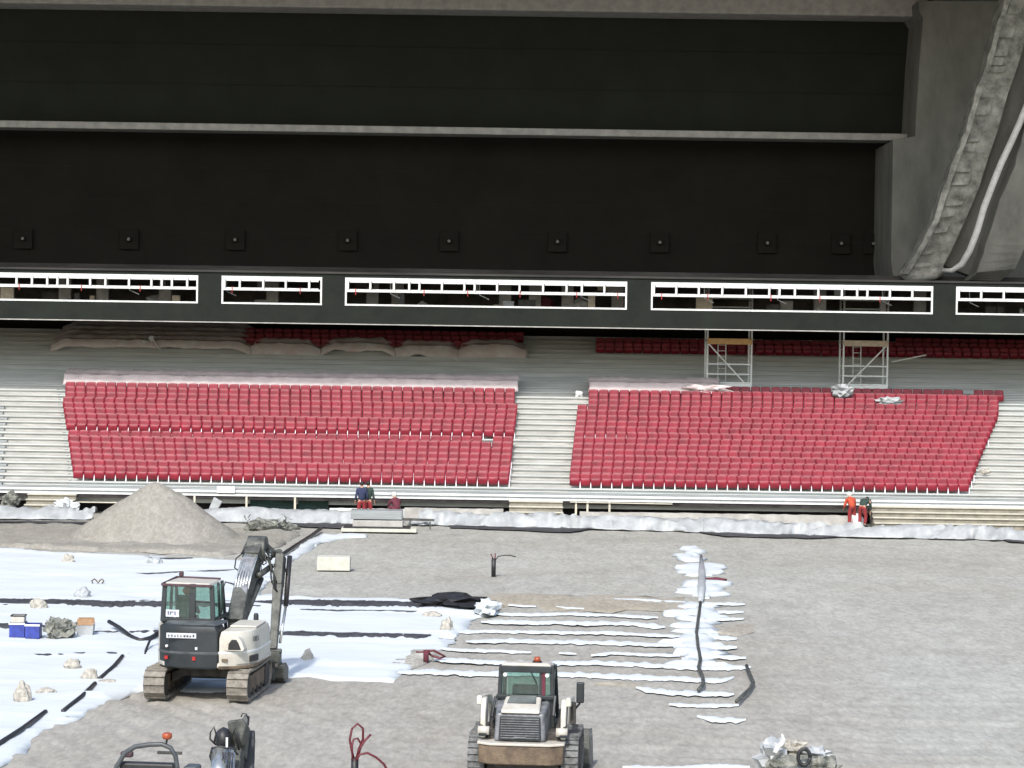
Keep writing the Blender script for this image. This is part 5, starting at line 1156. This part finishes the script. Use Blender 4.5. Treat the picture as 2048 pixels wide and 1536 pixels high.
# cab
mb = MB(); q0, q1, yb, yf = -.50, .50, -.42, .78
for x in (q0, q1):
    xt = x * .92; mb.beam((x, yb, 1.0), (xt, yb + .06, 2.12), .075, .09).beam((x, yf, 1.0), (xt, yf - .3, 2.02), .07, .08)
mb.beam((q0 * .92, yb + .02, 2.05), (q1 * .92, yb + .02, 2.05), .09, .12).beam((q0 - .03, yb - .08, 1.56), (q1 + .03, yb - .08, 1.56), .07, .07).beam((q0 - .04, yb - .1, 1.56), (q0 - .09, yb - .25, 1.2), .05).beam((q1 + .04, yb - .1, 1.6), (q1 + .02, yb - .25, 1.25), .05)
mb.box(q0, q1, yb - .02, yb + .03, 1.1, 1.50).beam((q0 * .92, yf - .32, 2.02), (q1 * .92, yf - .32, 2.02), .06)
mb.beam((.28, yb + .01, 1.5), (.27, yb + .05, 2.05), .07, .05)
mb.build('cab_frame', 'charcoal', ld, .012)
MB().hexa([(-.46, yb - .02, 2.11), (.46, yb - .02, 2.11), (.46, .45, 2.02), (-.46, .45, 2.02), (-.40, yb + .06, 2.16), (.40, yb + .06, 2.16), (.40, .4, 2.09), (-.40, .4, 2.09)]).build('cab_roof', 'dirtywhite', ld, .02)
MB().box(-.43, .25, yb + .012, yb + .02, 1.5, 2.0).box(.31, .44, yb + .012, yb + .02, 1.5, 2.0).build('rear_window', 'glass', ld)
MB().box(-.43, .43, yf - .06, yf - .05, 1.2, 2.02).build('front_window', 'glass', ld)
MB().box(-.485, -.475, yb + .1, yf - .1, 1.2, 2.0).box(.475, .485, yb + .1, yf - .1, 1.2, 2.0).build('side_window', 'glass', ld)
MB().box(-.28, .2, -.1, .02, 1.2, 1.72).box(-.28, .2, -.1, .4, 1.15, 1.27).build('operator_seat', 'black', ld, .04)
MB().box(.29, .35, yb - .01, yb + .07, 1.48, 2.02).build('seat_belt_bar', 'maroon', ld)
MB().cyl((-.38, yb - .05, 1.95), (-.38, yb + .0, 1.95), .035, 10).cyl((.38, yb - .05, 1.95), (.38, yb + .0, 1.95), .035, 10).build('work_light', 'white', ld)
MB().tube([(.08, yb - .03, 2.02), (.16, yb - .03, 1.86), (.2, yb - .03, 1.78)], .012, 6).build('wiper', 'black', ld)
bc = MB().cyl((.18, -.2, 2.14), (.18, -.2, 2.17), .09, 14).build('beacon_base', 'black', ld); MB().cyl((.18, -.2, 2.17), (.18, -.2, 2.25), .07, 14, .05).build('beacon', 'amber', bc, 0, True)
# lift arms, cylinders, rear towers
for s_ in (-1, 1):
    x = s_ * .72
    MB().prism([(-1.0, .88), (-.62, .88), (-.5, 1.3), (-.55, 1.56), (-.85, 1.58), (-1.0, 1.3)], x - .05, x + .05).build('lift_tower', 'offwhite', ld, .03)
    MB().beam((x + s_ * .08, -.9, 1.54), (x + s_ * .05, .7, 1.35), .10, .17).beam((x + s_ * .05, .7, 1.38), (x + s_ * .0, 1.25, .5), .10, .18).build('lift_arm', 'offwhite', ld, .03)
    MB().cyl((x - s_ * .12, -.9, .9), (x - s_ * .10, .0, 1.25), .05, 10).cyl((x + s_ * .02, -1.04, .98), (x + s_ * .02, -.7, 1.5), .045, 10).build('lift_cylinder', 'trackd', ld, 0, True)
    MB().cyl((x - s_ * .12, -1.03, 1.02), (x + s_ * .08, -1.03, 1.02), .08, 12).build('pivot_pin', 'dirtywhite', ld, 0, True)
    MB().box(x - .06, x + .08, -1.1, -1.02, .93, 1.06).build('tail_lamp', 'charcoal', ld, .01)
MB().box(.92, 1.06, -.55, -.45, 1.48, 1.85).beam((.99, -.5, 1.48), (.85, -.5, 1.3), .04).build('mirror', 'charcoal', ld, .02)
MB().box(.82, .92, -.6, -.5, 1.1, 1.5).build('exhaust', 'trackd', ld, .02)
bk = MB().prism([(1.25, .08), (1.3, .55), (1.42, .7), (1.5, .7), (1.4, .5), (1.38, .15), (2.05, .04), (2.05, .0), (1.3, .0)], -1.08, 1.08).build('bucket', 'boom', ld, .01)
MB().prism([(1.26, .02), (1.3, .58), (1.44, .72), (1.75, .5), (2.05, .02)], -1.11, -1.08).prism([(1.26, .02), (1.3, .58), (1.44, .72), (1.75, .5), (2.05, .02)], 1.08, 1.11).build('bucket_side', 'charcoal2', bk)

# --- small excavator cut by the lower edge of the picture
mo = P(298, 1600, 33.0); mo.z = 0
mx_ = empty('mini_excavator', (mo.x, mo.y, 0), R(-6), 'small excavator with a roll bar and amber beacon cut off by the bottom edge', 'excavator')
track(mx_, -.62, .3, -.95, .95, .48); track(mx_, .62, .3, -.95, .95, .48)
MB().box(-.45, .45, -.5, .5, .25, .5).cyl((0, 0, .5), (0, 0, .6), .35, 20).build('undercarriage', 'trackd', mx_, .02)
taper_prism([(-.75, .6), (-.78, -.5), (-.6, -.9), (0, -1.05), (.6, -.9), (.78, -.5), (.75, .6)], [.58, .62, 1.2, 1.35], [.95, 1, 1, .92], 'body', 'offwhite', mx_)
MB().tube([(-.56, -.1, 1.3), (-.50, -.1, 1.75), (-.44, -.1, 2.04), (-.32, -.1, 2.24), (-.18, -.1, 2.33), (.02, -.1, 2.365), (.2, -.1, 2.375), (.32, -.1, 2.33), (.39, -.1, 2.22), (.42, -.1, 2.05), (.44, -.1, 1.3)], .034, 10).build('roll_bar', 'charcoal2', mx_, 0, True)
MB().cyl((.255, -.1, 2.37), (.27, -.1, 2.45), .014, 8).build('beacon_stem', 'black', mx_)
MB().tube([(.27, -.1, 2.45), (.27, -.1, 2.47), (.27, -.1, 2.52), (.27, -.1, 2.535)], [.05, .068, .07, .05], 14).build('beacon', 'amber', mx_, 0, True)
MB().box(-.42, .36, -.05, .1, 1.5, 2.1).box(-.4, .36, -.0, .45, 1.3, 1.5).build('operator_seat', 'black', mx_, .04)
MB().box(-.02, .33, .5, .54, 2.13, 2.17).build('grab_rail', 'boom', mx_)
MB().box(-.47, -.3, .2, .3, 2.12, 2.2).build('lever', 'purple', mx_, .02)
MB().box(.42, .62, .2, .5, 1.3, 2.02).build('side_box', 'charcoal2', mx_, .03)
q = lambda x, y, D=35.0: Matrix.Rotation(R(6), 3, 'Z') @ (P(x, y, D) - mo)
MB().box(.55, .85, .6, 1.0, .7, 1.3).beam((.7, .8, 1.1), q(455, 1600, 34.6), .26, .3).beam(q(455, 1600, 34.6), q(468, 1505, 35.2), .26, .34, w2=.3, h2=.4).beam(q(468, 1505, 35.2), q(488, 1450, 35.5), .3, .4, w2=.16, h2=.2).build('boom', 'boom', mx_, .03)
MB().beam(q(488, 1450, 35.5), q(494, 1432, 35.5), .12, .2, w2=.07, h2=.1).prism([(0, 0), (.1, 0), (.1, .1)], 0, .01).build('boom_tip', 'charcoal', mx_, .01)
MB().beam(q(497, 1470, 35.8), q(492, 1620, 35.0), .2, .3).build('arm', 'charcoal', mx_, .02)
o = MB().cyl(q(440, 1500, 34.6), q(436, 1600, 34.2), .13, 14).cyl(q(462, 1502, 34.7), q(456, 1600, 34.3), .07, 12).build('boom_cylinder', 'chrome', mx_, 0, True)
MB().blob(q(447, 1478, 34.9), (.13, .15, .17), 2, .1, 2).build('rubber_guard', 'black', mx_, 0, True)
mb = MB()
mb.tube([q(428, 1540, 34.5), q(420, 1512, 34.5), q(424, 1496, 34.5), q(440, 1493, 34.5), q(466, 1497, 34.5), q(476, 1510, 34.5)], .016, 6)
mb.tube([q(432, 1490, 34.7), q(420, 1478, 34.7), q(421, 1465, 34.7), q(428, 1454, 34.7), q(432, 1468, 34.7), q(428, 1486, 34.7)], .014, 6)
mb.tube([q(462, 1480, 34.8), q(468, 1456, 34.8), q(476, 1470, 34.8), q(478, 1500, 34.8)], .018, 6).tube([q(482, 1434, 35.2), q(485, 1427, 35.2), q(493, 1428, 35.2), q(497, 1440, 35.2)], .010, 6)
for k in range(5): mb.tube([q(446 + k * 5, 1505, 34.4), q(444 + k * 5, 1530, 34.4), q(443 + k * 5, 1580, 34.4)], .012, 6)
mb.build('hydraulic_hose', 'black', mx_, 0, True)
MB().beam(q(470, 1440, 35.1), q(480, 1500, 35.1), .22, .1).blob(q(482, 1465, 35.0), (.1, .1, .2), 3, .5, 2).build('boom_bracket', 'boom', mx_, .02)
MB().box(0, .03, -.02, 0, 0, .14).build('pale_plate', 'white', mx_, 0, loc=tuple(q(452, 1494, 34.5)))
